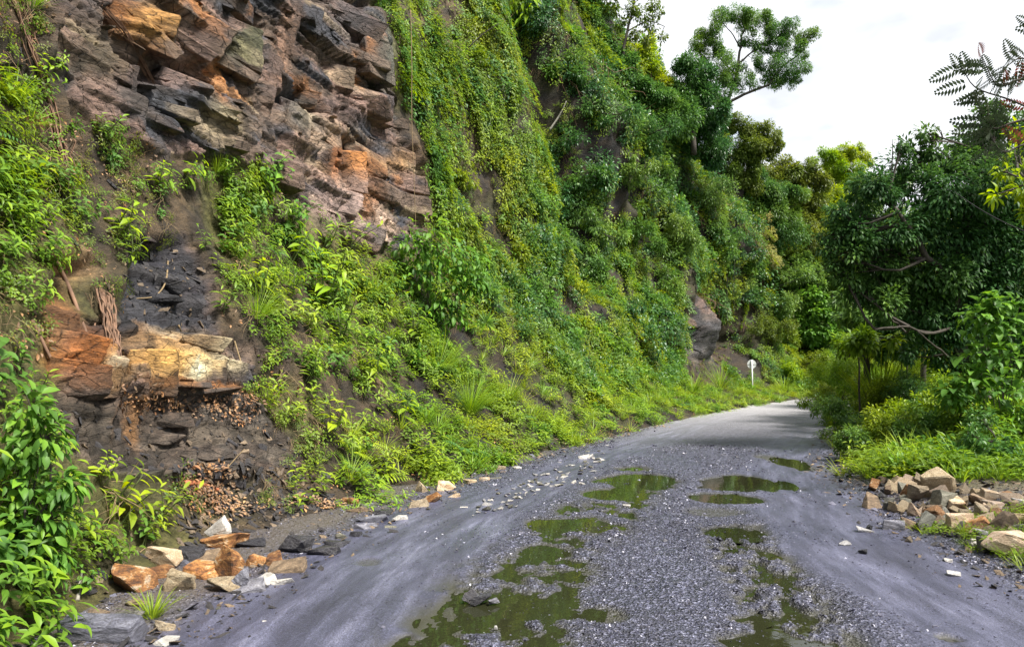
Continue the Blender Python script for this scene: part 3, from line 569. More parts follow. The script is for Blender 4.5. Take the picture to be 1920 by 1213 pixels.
gn = bpy.data.node_groups.new('scatter', 'GeometryNodeTree')
gn.interface.new_socket('Geometry', in_out='INPUT', socket_type='NodeSocketGeometry'); gn.interface.new_socket('Geometry', in_out='OUTPUT', socket_type='NodeSocketGeometry')
gi = gn.nodes.new('NodeGroupInput'); go = gn.nodes.new('NodeGroupOutput'); iop = gn.nodes.new('GeometryNodeInstanceOnPoints'); ci = gn.nodes.new('GeometryNodeCollectionInfo')
ci.inputs['Collection'].default_value = PC; ci.inputs['Separate Children'].default_value = True; ci.inputs['Reset Children'].default_value = True
def named(n_, ty):
    x = gn.nodes.new('GeometryNodeInputNamedAttribute'); x.data_type = ty; x.inputs['Name'].default_value = n_; return x.outputs['Attribute']
e2r = gn.nodes.new('FunctionNodeEulerToRotation'); lk = gn.links.new
lk(named('rot', 'FLOAT_VECTOR'), e2r.inputs[0]); lk(e2r.outputs[0], iop.inputs['Rotation']); lk(named('scl', 'FLOAT_VECTOR'), iop.inputs['Scale']); lk(named('idx', 'INT'), iop.inputs['Instance Index'])
iop.inputs['Pick Instance'].default_value = True; lk(gi.outputs[0], iop.inputs['Points']); lk(ci.outputs[0], iop.inputs['Instance']); lk(iop.outputs[0], go.inputs[0])
def euler_of(X, Y, Z):
    return np.stack([np.arctan2(Y[:, 2], Z[:, 2]), -np.arcsin(np.clip(X[:, 2], -1, 1)), np.arctan2(X[:, 1], X[:, 0])], 1)
def scatter(name, P, rot, scl, idx, label):
    if len(P) == 0: return
    o = new(name, mesh(name, P, [], None, attrs={'rot': ('POINT', 'FLOAT_VECTOR', rot), 'scl': ('POINT', 'FLOAT_VECTOR', scl), 'idx': ('POINT', 'INT', idx)}))
    md = o.modifiers.new('scatter', 'NODES'); md.node_group = gn
    return tag(o, label, kind='stuff')
def frames(Nn, rs, zup=.5, spin=None, down=False):
    """Z between the slope's normal and straight up; X downhill (or spun)"""
    Z = nrm(Nn * (1 - zup) + np.array([0, 0, 1.]) * zup); D = np.array([0, 0, -1.]) - Z * (-Z[:, 2:3]); D = nrm(D + 1e-4 * rs.randn(*D.shape)); Y = np.cross(Z, D)
    a = (rs.rand(len(Z)) * 6.28 if not down else rs.randn(len(Z)) * .3)[:, None]
    X = D * np.cos(a) + Y * np.sin(a); return euler_of(X, np.cross(Z, X), Z)
# sample the cliff surface by true area
Pq = CP[:-1, :-1].reshape(-1, 3); dS = np.linalg.norm(CP[:-1, 1:] - CP[:-1, :-1], axis=-1); dV = np.linalg.norm(CP[1:, :-1] - CP[:-1, :-1], axis=-1)
AREA = (dS * dV).ravel(); NQ = nn2[:-1, :-1].reshape(-1, 3); QX, QY, QD = px2[:-1, :-1].ravel(), py2[:-1, :-1].ravel(), dep2[:-1, :-1].ravel()
SQ, HQ, RWQ = SS[:-1, :-1].ravel(), Pq[:, 2], rw[:-1, :-1].ravel()
JX = QX + 26 * fbm(SQ * 1.2, HQ * 1.2, o=3, seed=401); JY = QY + 26 * fbm(SQ * 1.2, HQ * 1.2, o=3, seed=405)
inview = (QD > 1.5) & (QX > -300) & (QX < 2200) & (QY > -250) & (QY < 1500)
#      which plants grow where on the slope, cell by cell (80 x 81 photo pixels), codes explained below
VM = ["rr.......vvvdvssssssssss",
      "r........vvvkssssssssss",
      "g.r......vvvkksssssssss",
      "hrhr......vvvksssssssss",
      "HhrhhHr...vvVVsssssssss",
      "hrhr.HHh.hvvVVVssssssss",
      "h.r..hHHHHgVVVVVsssssss",
      "r....hHHHHggVVVVrkVssss",
      "h....rhHHggggVVVrVVssVs",
      "H....rhhggggggggggggGGG",
      "H.r.rrrhgggggggggggGGGG",
      "H.hhr.rhggGGGGGGGGGGGGG",
      "HhHhr...ggGGGGGGGGGGGGG",
      "Hhhr.....GGGGGGGGGGGGGG",
      "Hhr......GGGGGGGGGGGGGG"]
VMA = np.array([[ord(c) for c in r.ljust(24, r[-1])[:24]] for r in VM])
CODE = VMA[np.clip((JY / 81).astype(int), 0, 14), np.clip((JX / 80).astype(int), 0, 23)]
CODE = np.where(inpoly(QX, QY, [(90,1150),(250,1030),(380,985),(480,985),(600,1030),(420,1140),(260,1260),(60,1260)]), ord('.'), CODE)
# per code: [(kind, per square metre, size lo, size hi, z-up, hangs)]
MIX = {
 'h': [('herb', 4.5, .6, 1.2, .5, 0), ('small', 11, .6, 1.3, .3, 0), ('herbwide', 1.0, .5, 1, .5, 0), ('litter', 5, .5, 1.1, .1, 0), ('straw', 3, .6, 1.1, .1, 1), ('moss', 12, .7, 1.5, .1, 0)],
 'H': [('herb', 11, .7, 1.35, .5, 0), ('small', 16, .7, 1.4, .3, 0), ('herbwide', 4.5, .6, 1.2, .5, 0), ('fern', 1.5, .4, .8, .4, 0), ('grass', 1.5, .5, .9, .3, 1), ('straw', 3, .6, 1.1, .1, 1)],
 'r': [('small', 4, .5, 1.0, .3, 0), ('litter', 12, .5, 1.1, .1, 0), ('twig', 2.5, .6, 1.2, .1, 1), ('straw', 2, .6, 1, .1, 1), ('moss', 14, .7, 1.5, .1, 0)],
 'v': [('vine', 14, .8, 1.5, .05, 1), ('small', 5, 1, 1.9, .2, 0), ('herbwide', 1.2, .8, 1.5, .3, 0), ('herb', 1.5, .8, 1.4, .3, 0), ('straw', 1.2, 1, 2, .05, 1), ('bush', .5, .8, 1.4, .2, 0), ('deep', .25, .5, .9, .2, 0)],
 'V': [('vine', 3, .9, 1.6, .1, 1), ('herbwide', 1.5, 1, 2, .4, 0), ('shrub', 1.5, .6, 1.3, .4, 0), ('bush', 2.2, .9, 1.6, .4, 0), ('deep', .5, .6, 1.1, .4, 0), ('small', 3, 1.2, 2.2, .3, 0)],
 's': [('shrub', 1.2, .9, 2.0, .5, 0), ('deep', .7, .8, 1.8, .5, 0), ('vine', .8, 1.2, 2.2, .1, 1), ('bush', .5, 1.4, 2.4, .4, 0), ('twig', .6, 2, 4, .1, 1)],
 'd': [('deep', 1.4, .8, 1.5, .4, 0), ('vine', 3, 1, 1.6, .1, 1), ('herbwide', .8, 1.5, 2.5, .5, 0)],
 'k': [('vine', 1.5, .8, 1.4, .05, 1), ('small', 2, 1, 2, .2, 0), ('twig', 2.0, 1, 2, .05, 1), ('deep', .12, .5, .9, .3, 0)],
 'g': [('herb', 8, .7, 1.3, .6, 0), ('small', 12, .9, 1.7, .4, 0), ('grass', 3.5, .7, 1.2, .5, 1), ('fern', 2.2, .7, 1.3, .5, 0), ('bush', 1.2, .5, 1.0, .5, 0), ('straw', 1.5, .7, 1.2, .1, 1), ('litter', 5, .6, 1.2, .2, 0)],
 'G': [('small', 14, 1, 1.9, .5, 0), ('herb', 6, .7, 1.3, .7, 0), ('shortgrass', 10, 1, 2, .7, 0), ('grass', 2.2, .6, 1.1, .6, 0), ('bush', .7, .6, 1.0, .6, 0)],
}
NAMES = dict(herb=('herb_undergrowth', 'bright lance-leaved herbs covering the cliff slope'), herbwide=('broadleaf_undergrowth', 'broad-leaved weeds among the slope herbs'), small=('small_weeds', 'small oval-leaved weeds carpeting the slope'),
 vine=('creeper_foliage', 'curtain of yellow-green creeper leaves hanging down the cliff'), grass=('slope_grass', 'long arching grass tufts on the slope'), shortgrass=('verge_grass', 'short bright grass along the road edge'), straw=('dry_straw_litter', 'dry brown stems and roots hanging on the slope'),
 fern=('fern_undergrowth', 'light green ferns on the lower slope'), shrub=('shrub_foliage', 'mid green shrub growth covering the far cliff'), deep=('dark_foliage', 'dark green shrub growth in the shaded folds of the cliff'), bush=('bushy_undergrowth', 'rounded leafy growth on the slope'),
 litter=('leaf_litter', 'dead brown leaves lying on ledges and soil'), twig=('twig_debris', 'bare brown twigs and rootlets on the cliff'), moss=('moss_vegetation', 'olive moss and tiny sprigs on the damp soil'))
acc = {}
rs = R_(7)
dens_noise = np.clip(.95 + 1.3 * fbm(SQ * .9, HQ * .9, o=3, seed=411), .12, 2.2)
for ch, lst in MIX.items():
    mk = inview & (CODE == ord(ch)) & (RWQ < .55) if ch in 'hHrgGvVsdk' else inview
    for (kd, den, lo, hi_, zu, hg) in lst:
        gate = sstep(-.22, .12, fbm(SQ * 1.1, HQ * .28, o=3, seed=97)) if ch == 'v' else (sstep(-.45, -.05, fbm(SQ * .7, HQ * .5, o=3, seed=98)) if ch in 'sV' else (sstep(-.28, .04, fbm(SQ * 1.3, HQ * 1.3, o=3, seed=99)) if ch == 'h' else sstep(-.5, -.15, fbm(SQ * 1.3, HQ * 1.3, o=3, seed=99)) if ch == 'g' else 1))
        nx_ = gate * np.clip(1 + 1.1 * fbm(SQ * .6, HQ * .6, o=2, seed=sum(map(ord, kd))), .1, 2)
        far_ = np.clip(14 / np.maximum(QD, 5), .5, 1.0) if kd in ('small', 'herb', 'shortgrass', 'moss', 'litter') else 1
        w = AREA * mk * dens_noise * nx_ * far_; tot = w.sum() * den; n = int(tot)
        if n < 1: continue
        ix = np.searchsorted(np.cumsum(w) / w.sum(), rs.rand(n)); ix = np.clip(ix, 0, len(w) - 1)
        P = Pq[ix] + NQ[ix] * (.02 if kd != 'deep' else .1); P = P + rs.randn(n, 3) * .012
        s_ = lo + (hi_ - lo) * rs.rand(n); ids = np.array(protos[kd])[rs.randint(0, len(protos[kd]), n)]
        acc.setdefault(kd, []).append((P, frames(NQ[ix], rs, zu, down=bool(hg)), np.stack([s_] * 3, 1), ids))
tot = 0
for kd, lst in acc.items():
    P, ro, sc, ids = [np.concatenate([l[i] for l in lst]) for i in range(4)]; tot += len(P)
    scatter(NAMES[kd][0], P, ro, sc, ids, NAMES[kd][1])
print('scattered', tot)

# ------------------------------------------------------------------ valley side: where its ground lies
def right_z(x, y):
    rx_ = np.interp(y, RE[:, 1], RE[:, 0]); lx_ = np.interp(y, LE[:, 1], LE[:, 0]); u = 1 + (x - rx_) / np.maximum(rx_ - lx_, 1) 
    return np.maximum(ground_z(x, y) - .05, np.where(u < 1.5, .0 + .22 * sstep(1.0, 1.3, u), -1))
def surface(px, py):                      # first of road, bank or cliff met along the line of sight
    p, n = hit(px, py); r = ray(px, py)
    if r.z < 0:
        g = ground(px, py)
        for _ in range(6): g = ground(px, py, float(right_z(np.array(g.x), np.array(g.y))) if g.x > np.interp(g.y, RE[:, 1], RE[:, 0]) else 0.0)
        if g.y < p.y - .01 or n.z == 1: return g, Vector((0, 0, 1))
    return p, n
# gravel on the road
cell = np.abs((RX[:-1, 1:] - RX[:-1, :-1]) * (RY[1:, :-1] - RY[:-1, :-1])); GXq, GYq = RX[:-1, :-1], RY[:-1, :-1]
ggx, ggy = np.gradient(RZ)[0][:-1, :-1], 0
d_ = np.hypot(GXq, GYq); size = np.clip(.0015 * d_, .0065, .022)
wg = cell * (RG[:-1, :-1] ** 1.5 + .10) * np.clip(.72 + 2.3 * fbm(GXq * 2.0, GYq * .8, o=5, seed=431, g=.6), .04, 2.0) * (d_ > 3.2) * (d_ < 17) * (RU[:-1, :-1] > -.25) * (RU[:-1, :-1] < 1.22) * np.where(RP[:-1, :-1] < .02, 1, .10) * (.55 + .45 * sstep(-.3, .3, fbm(RU[:-1, :-1] * 30, GYq * .3, o=3, seed=437))) / size ** 2 * .19
qx, qy, qd = project(np.stack([GXq, GYq, 0 * GXq], -1)); wg = (wg * (qx > -150) * (qx < 2100) * (qy < 1350)).ravel(); n = min(int(wg.sum()), 190000)
ix = np.clip(np.searchsorted(np.cumsum(wg) / wg.sum(), rs.rand(n)), 0, len(wg) - 1)
P = np.stack([GXq.ravel()[ix] + (rs.rand(n) - .5) * .03, GYq.ravel()[ix] + (rs.rand(n) - .5) * .03, np.maximum(RZ[:-1, :-1].ravel()[ix] + .001, -.014)], 1)
sz = size.ravel()[ix] * (.35 + 1.0 * rs.rand(n) ** 2.2) * np.where(rs.rand(n) < .02, 2.4, 1); k = rs.rand(n)
ids = np.where(k < .62, protos['gravd'][0] + rs.randint(0, 2, n), np.where(k < .955, protos['gravm'][0] + rs.randint(0, 2, n), protos['gravl'][0] + rs.randint(0, 2, n)))
scatter('gravel', P, rs.rand(n, 3) * [.5, .5, 6.28], np.stack([sz, sz * .8, sz * .6], 1), ids, 'loose wet slate gravel strewn over the road'); print('gravel', n)
# shale chips on the talus, the road shoulders and the verge
TAL = [(330,880),(560,860),(640,920),(700,960),(640,1010),(540,1060),(420,1110),(300,1100),(340,1000)]
wt = AREA * (inpoly(JX, JY, TAL) * 260. + inpoly(JX, JY, FACE) * 45 + (CODE == ord('r')) * 10 + inpoly(JX, JY, COAL) * 60 + (HQ < .35) * (SQ < 24) * 70) * (QD < 25) * inview; n = min(int(wt.sum()), 14000)
ix = np.clip(np.searchsorted(np.cumsum(wt) / wt.sum(), rs.rand(n)), 0, len(wt) - 1); sz = .012 + .05 * rs.rand(n) ** 3
ids = np.where(rs.rand(n) < .66, protos['chip'][0] + rs.randint(0, 3, n), protos['chip'][3] + rs.randint(0, 2, n))
P1, r1, s1_, i1 = Pq[ix] + NQ[ix] * .008, frames(NQ[ix], rs, .2) + rs.randn(n, 3) * .25, np.stack([sz * 1.4, sz, sz * .9], 1), ids
ue = RU[:-1, :-1]; ws = cell * (np.exp(-((ue + .03) / .05) ** 2) * 170 + np.exp(-((ue - 1.0) / .05) ** 2) * 160 + (ue > 1.02) * (ue < 1.35) * 230) * (d_ < 22) * (d_ > 3); ws = ws.ravel(); n = int(ws.sum())
ix = np.clip(np.searchsorted(np.cumsum(ws) / ws.sum(), rs.rand(n)), 0, len(ws) - 1); sz = .010 + .045 * rs.rand(n) ** 4
P2 = np.stack([GXq.ravel()[ix] + rs.randn(n) * .02, GYq.ravel()[ix] + rs.randn(n) * .02, RZ[:-1, :-1].ravel()[ix] + .004], 1)
ids = np.where(rs.rand(n) < .6, protos['chip'][0] + rs.randint(0, 3, n), protos['chip'][3] + rs.randint(0, 2, n))
scatter('shale_debris', np.concatenate([P1, P2]), np.concatenate([r1, rs.rand(n, 3) * [.6, .6, 6.28]]), np.concatenate([s1_, np.stack([sz * 1.4, sz, sz * .8], 1)]), np.concatenate([i1, ids]), 'small shale chips strewn on the talus and road shoulders')
wt = AREA * (inpoly(JX, JY, [(340,890),(420,880),(470,950),(620,930),(720,960),(640,960),(520,930),(420,960),(350,950)]) * 260. + inpoly(JX, JY, [(200,720),(480,740),(480,790),(200,760)]) * 160) * inview; n = int(wt.sum())
ix = np.clip(np.searchsorted(np.cumsum(wt) / wt.sum(), rs.rand(n)), 0, len(wt) - 1)
scatter('leaf_litter', Pq[ix] + NQ[ix] * .01, frames(NQ[ix], rs, .2), np.stack([.5 + .6 * rs.rand(n)] * 3, 1), np.array(protos['litter'])[rs.randint(0, 3, n)], 'rust-brown dead leaves heaped on the talus under the rock')

# undergrowth on the valley side
def scatter_ground(name, lab, n, fn, kd, lo, hi_, seed):
    r_ = R_(seed); x = r_.rand(n * 4) * 22 + 3; y = r_.rand(n * 4) * 34 + 6; d = x - np.interp(y, RE[:, 1], RE[:, 0])
    k_ = fn(x, y, d) * np.clip(.8 + 1.1 * fbm(x * .6, y * .6, o=3, seed=seed), 0.05, 2) / 2 > r_.rand(n * 4); x, y, d = x[k_][:n], y[k_][:n], d[k_][:n]; n = len(x)
    P = np.stack([x, y, right_z(x, y)], 1); s_ = (lo + (hi_ - lo) * r_.rand(n))
    scatter(name, P, np.stack([r_.randn(n) * .15, r_.randn(n) * .15, r_.rand(n) * 6.28], 1), np.stack([s_] * 3, 1), np.array(protos[kd])[r_.randint(0, len(protos[kd]), n)], lab)
verge = lambda x, y, d: sstep(.35, .9, d - 2.2 * sstep(10.4, 9.2, y) * 1.0) * (y > 8.2) + 1.0 * (x > 6.4) * (y < 8.6)
vfar = lambda x, y, d: sstep(.05, .4, d + .4 * noise(x * 1.3, y * 1.3, seed=8)) * (y > 10.5)
scatter_ground('verge_grass', 'bright grass on the verge behind the stone heap', 5200, verge, 'shortgrass', 1.0, 2.4, 501)
scatter_ground('verge_weeds', 'low oval-leaved weeds on the valley verge', 9000, verge, 'small', 1.0, 2.4, 502)
scatter_ground('verge_undergrowth', 'lance-leaved herbs massed on the valley verge', 4200, vfar, 'herb', .8, 1.6, 503)
scatter_ground('verge_grass', 'tall arching grass among the verge herbs', 1500, vfar, 'grass', .7, 1.5, 504)
scatter_ground('verge_undergrowth', 'rounded bushy weeds on the valley verge', 2600, lambda x, y, d: vfar(x, y, d) * sstep(.4, 1.2, d), 'bush', .7, 1.5, 505)
scatter_ground('verge_undergrowth', 'small-leaved darker growth on the valley verge', 1100, lambda x, y, d: vfar(x, y, d) * sstep(.2, 1.0, d), 'shrub', .5, 1.1, 508)
scatter_ground('verge_undergrowth', 'broad-leaved weeds on the valley verge', 900, lambda x, y, d: vfar(x, y, d) * sstep(.6, 1.4, d), 'herbwide', .8, 1.8, 506)
scatter_ground('verge_shrubbery', 'low shrub growth farther along the valley side', 1500, lambda x, y, d: vfar(x, y, d) * sstep(2.5, 4, d) * (y > 17), 'shrub', .9, 2.0, 507)
r_ = R_(9); n = 420; x = 4.15 + r_.rand(n) * 1.6; y = 5.3 + r_.rand(n) * 2.6; k_ = (x - 4.0) > .15 + .5 * r_.rand(n); x, y = x[k_], y[k_]; n = len(x)
scatter('verge_weeds', np.stack([x, y, right_z(x, y)], 1), np.stack([0 * x, 0 * x, r_.rand(n) * 6.28], 1), np.stack([.5 + .7 * r_.rand(n)] * 3, 1), np.array(protos['small'] + protos['shortgrass'])[r_.randint(0, 6, n)], 'small weeds in front of the stone heap')

# ------------------------------------------------------------------ trees and shrubs
def plant(name, label, cat, base, limbs, clumps, lm, leaf=(.12, .05), dens=260, kind='tiny', bark=None, group=None, seed=1, rad=.12, sparse=1.0, droop=.3):
    """limbs: lists of points with start radius; clumps: (centre, radius[, flatness])"""
    rr_ = R_(seed); t_ = empty(name, base, label, cat, group); Mi = Matrix.Translation(-Vector(base)); T = Tubes()
    allp = []
    for pts, r0 in limbs:
        pl = polyline([Mi @ Vector(p) for p in pts], max(6, 3 * len(pts))); n_ = len(pl)
        pl = [p + Vector(rr_.randn(3)) * r0 * .25 for p in pl]
        T.add(pl, [r0 * (1 - .6 * i / (n_ - 1)) for i in range(n_)], 7); allp += pl
    Pl, Dl, Ul = [], [], []
    for cdef in clumps:
        c_, r = Mi @ Vector(cdef[0]), cdef[1]; fl = cdef[2] if len(cdef) > 2 else .8
        st = min(allp, key=lambda p: (p - c_).length + max(0, p.z - c_.z) * .8); L0 = (c_ - st).length
        mid = (st + c_) / 2 + Vector(rr_.randn(3)) * L0 * .10 - Vector((0, 0, .06 * L0)); br = polyline([st, mid, c_], 6)
        b0 = min(rad * .5, .012 + L0 * .018); T.add(br, [b0, b0 * .85, b0 * .7, b0 * .6, b0 * .5, b0 * .4], 5, False)
        for q in range(5):
            e = c_ + Vector(nrm(rr_.randn(3))) * r * .8; T.add([br[3 + q % 3], (br[4] + e) / 2 + Vector(rr_.randn(3)) * r * .1, e], [b0 * .4, b0 * .3, b0 * .12], 3, False)
        n_ = max(16, int(dens * r * r * 4 * sparse * 2.1)); sb = max(5, int(9 * sparse)); cs = nrm(rr_.randn(sb, 3)) * (r * (.35 + .5 * rr_.rand(sb, 1))); cs[:, 2] *= fl
        kk = rr_.randint(0, sb, n_); o_ = nrm(rr_.randn(n_, 3)); pp = cs[kk] + o_ * r * .42 * rr_.rand(n_, 1) ** .4 * (.6 + .8 * rr_.rand(sb, 1))[kk]; pp[:, 2] -= .12 * r * rr_.rand(n_)
        d = o_ * .8 + nrm(pp + 1e-6) * .6 + rr_.randn(n_, 3) * .35; d[:, 2] -= droop
        Pl.append(pp + np.array(c_)); Dl.append(d); Ul.append(np.stack([.35 * rr_.randn(n_), .35 * rr_.randn(n_), 1 + 0 * d[:, 0]], 1))
    Pl = np.concatenate(Pl); n_ = len(Pl)
    new('trunk' if cat == 'tree' else 'stem', T.mesh('trunk', bark or BARK), t_)
    new('crown' if cat == 'tree' else 'foliage', leafmesh('crown', [leaves(Pl, np.concatenate(Dl), np.concatenate(Ul), leaf[0] * (.6 + .6 * rr_.rand(n_)), leaf[1] * (.6 + .6 * rr_.rand(n_)), kind, .2, .3)], lm), t_)
    return t_
def cl(D, *L_):
    return [(at(a[0], a[1], D + (a[3] if len(a) > 3 else 0)), a[2] * D / F) for a in L_]
def down(p, z=None):
    return Vector((p.x, p.y, float(right_z(np.array(p.x), np.array(p.y))) if z is None else z))
# the big dark tree on the valley side
b = down(at(1812, 700, 15))
plant('broadleaf_tree', 'large dark-leaved tree leaning over the verge opposite the cliff', 'tree', b,
  [([b, at(1795,610,15), at(1790,500,15), at(1815,400,15), at(1850,290,15)], .16), ([at(1793,560,15), at(1740,480,14.6), at(1680,400,14.5)], .09), ([at(1800,610,15), at(1740,625,14.2), at(1700,612,14), at(1640,618,13.8)], .035), ([at(1790,680,15), at(1755,650,14.3), at(1720,622,14)], .03), ([at(1800,470,15), at(1880,400,15), at(1960,330,15)], .09)],
  cl(15, (1700,310,55,.4), (1640,350,55), (1600,400,48,.3), (1655,430,75), (1740,370,80), (1770,290,55), (1830,250,60,.5), (1890,235,62), (1910,330,85), (1830,350,80,-.6), (1830,450,85), (1600,470,50), (1690,500,75), (1775,520,75), (1890,480,80), (1945,420,85), (1640,550,48), (1720,580,55), (1780,600,50), (1835,560,60), (1745,655,34), (1700,660,24), (1660,600,22), (2010,300,110), (2030,460,120), (1560,440,32), (1590,520,30), (1900,560,50), (1920,600,40), (1780,680,30), (1960,560,80), (1690,270,22), (1740,250,24), (1860,205,26), (1600,430,45), (1570,400,26), (1590,480,45), (1640,500,60), (1700,440,60), (1760,440,60), (1870,400,60), (1780,350,50), (1850,300,50), (1740,560,50), (1810,620,45), (1850,520,60), (1620,540,36), (1670,570,36,-.5), (1760,610,40), (1900,620,50), (1830,680,36), (1780,640,36), (1950,640,60), (1570,500,28), (1550,470,18)),
  G['dark'], (.125, .052), 440, 'tiny', seed=3)
b = down(at(1846, 640, 17))
plant('pale_trunk_tree', 'slim tree with a pale straight trunk behind the dark tree', 'tree', b, [([b, at(1845,560,17), at(1848,470,17), at(1850,380,17)], .085)], cl(17, (1860,330,60), (1800,300,50), (1910,390,60), (1930,300,60)), G['deep'], (.13,.055), 240, bark=PBARK, seed=4)
# skyline trees on the cliff top
def top(px, py): return hit(px, py)[0]
def skytree(name, label, base_px, D, limbs, clumps, lm, leaf, dens, sparse, seed, rad=.12, bark=None, cat='tree', group=None, kind='tiny', up=1.12):
    h_, n_ = hit(*base_px)
    if n_.z < .999: D = h_.y - .3
    b_ = at(base_px[0], base_px[1], D)
    return plant(name, label, cat, b_, [([at(x, y, D) for x, y in pts], r) for pts, r in limbs], cl(D, *[(c_[0], c_[1], c_[2] * up) for c_ in clumps]), lm, leaf, dens * 2.6, kind, bark, group, seed, rad, sparse)
skytree('spreading_tree', 'open umbrella-crowned tree standing against the white sky', (1352,330), 39, [([(1352,330),(1355,230),(1365,190),(1382,140),(1388,90),(1395,60)], .15), ([(1362,195),(1400,175),(1440,160),(1462,130),(1500,100)], .11), ([(1380,140),(1350,110),(1330,70)], .07), ([(1385,120),(1420,90),(1460,72)], .07), ([(1388,90),(1370,60),(1350,40)], .05)],
  [(1335,52,20),(1358,34,16),(1385,30,20),(1410,38,20),(1435,40,18),(1458,58,20),(1480,60,16),(1505,62,14),(1525,62,10),(1318,80,18),(1345,80,16),(1312,105,16),(1360,100,14),(1400,70,14),(1430,75,16),(1462,88,16),(1490,85,14),(1500,105,12),(1440,125,20),(1465,130,22),(1420,110,12),(1485,145,14),(1505,130,12),(1380,120,12),(1335,130,26),(1360,150,22),(1400,150,14),(1345,170,22)], G['shrub'], (.16,.06), 130, .75, 12, up=1.6)
skytree('tall_thin_tree', 'thin wispy tree leaving the top edge above the cliff ridge', (1170,160), 38, [([(1170,160),(1167,110),(1175,60),(1188,10),(1195,-60)], .10), ([(1175,60),(1215,40),(1245,50)], .04)],
  [(1150,20,16),(1165,45,14),(1185,15,18),(1205,30,16),(1222,50,14),(1240,70,10),(1195,62,14),(1212,75,14),(1180,-20,24),(1140,-10,20),(1225,5,14),(1150,70,10),(1235,25,10)], G['olive'], (.22,.08), 60, .8, 13)
skytree('leafy_tree', 'bright yellow-green tree beside the thin wispy tree', (1225,230), 38.5, [([(1225,230),(1222,160),(1215,110)], .12)], [(1215,100,22),(1230,125,20),(1205,130,22),(1240,150,20),(1222,75,12)], G['lime'], (.2,.08), 90, 1, 14)
skytree('crest_tree', 'olive-crowned tree on the crest below the umbrella tree', (1375,360), 39, [([(1375,360),(1380,300),(1400,255)], .16)], [(1345,225,20),(1370,232,26),(1400,240,26),(1432,238,18),(1450,255,20),(1438,280,22),(1405,275,28),(1372,280,30),(1345,265,26),(1420,305,22),(1460,275,12),(1395,320,28)], G['olive'], (.2,.08), 120, 1, 15)
skytree('crest_tree', 'dark bushy tree crowded against the umbrella tree trunk', (1300,290), 39, [([(1300,290),(1300,210),(1295,150)], .16)], [(1285,125,26),(1310,140,28),(1290,165,34),(1325,185,30),(1350,205,24),(1300,205,34),(1270,200,30)], G['deep'], (.2,.085), 130, 1, 16)
skytree('crest_tree', 'rounded mid-green tree on the ridge above the dark gully', (1160,190), 37.5, [([(1160,190),(1155,140)], .14)], [(1120,80,34),(1150,100,36),(1175,120,32),(1140,140,40),(1195,160,36),(1235,180,36),(1100,40,34),(1090,0,34),(1265,225,36)], G['shrub'], (.2,.085), 130, 1, 17)
# trees beyond the bend
skytree('wooded_tree', 'dull green tree at the far end of the cliff crest', (1480,470), 50, [([(1480,470),(1478,400),(1480,350)], .2)], [(1450,322,26),(1480,318,26),(1512,325,26),(1535,342,20),(1465,350,34),(1500,360,34),(1530,372,26),(1470,400,40),(1515,410,40),(1440,370,34),(1450,440,40),(1500,460,40)], G['olive'], (.26,.1), 95, 1, 18)
skytree('crest_tree', 'broad mid-green tree filling the crest right of the olive crowned one', (1430,470), 44, [([(1430,470),(1425,400),(1420,350)], .15)], [(1390,345,30),(1420,340,32),(1450,350,30),(1400,380,36),(1440,390,38),(1475,395,34),(1410,420,38),(1460,430,40),(1490,360,22)], G['shrub'], (.2,.085), 110, 1, 23)
skytree('crest_tree', 'dark spreading tree in front of the bare ridge under the crest', (1260,330), 38, [([(1260,330),(1262,260),(1265,200)], .15)], [(1225,170,26),(1250,180,30),(1280,210,34),(1240,230,36),(1300,250,36),(1340,280,34),(1200,200,30),(1330,240,30),(1270,270,36)], G['deep'], (.2,.085), 110, 1, 24)
skytree('bamboo_clump', 'feathery pale green bamboo plumes rising beyond the bend', (1580,420), 62, [([(1575,420),(1572,350),(1580,285)], .08), ([(1585,420),(1600,340),(1618,285)], .06), ([(1565,420),(1550,330),(1545,285)], .06)], [(1560,300,18),(1580,285,18),(1600,290,16),(1570,320,26),(1598,320,24),(1585,350,32),(1618,290,10),(1612,275,7),(1545,290,8),(1540,282,6),(1628,305,10),(1525,300,8),(1515,312,6)], G['lime'], (.34,.07), 95, 1, 19)
skytree('leafy_tree', 'twin-headed lime green tree below the bamboo', (1565,470), 50, [([(1565,470),(1562,400)], .15)], [(1535,362,15),(1545,380,20),(1563,360,14),(1575,375,18),(1570,400,28),(1600,410,22),(1545,420,30),(1590,440,30)], G['lime'], (.22,.09), 110, 1, 20)
skytree('wooded_tree', 'olive bushy tree between the bamboo and the dark tree', (1640,480), 46, [([(1640,480),(1640,420)], .15)], [(1610,350,24),(1640,345,26),(1670,350,30),(1625,385,30),(1650,430,40),(1610,450,40),(1690,420,40)], G['pale'], (.24,.09), 110, 1, 21)
fg = 'trees massed behind the verge'
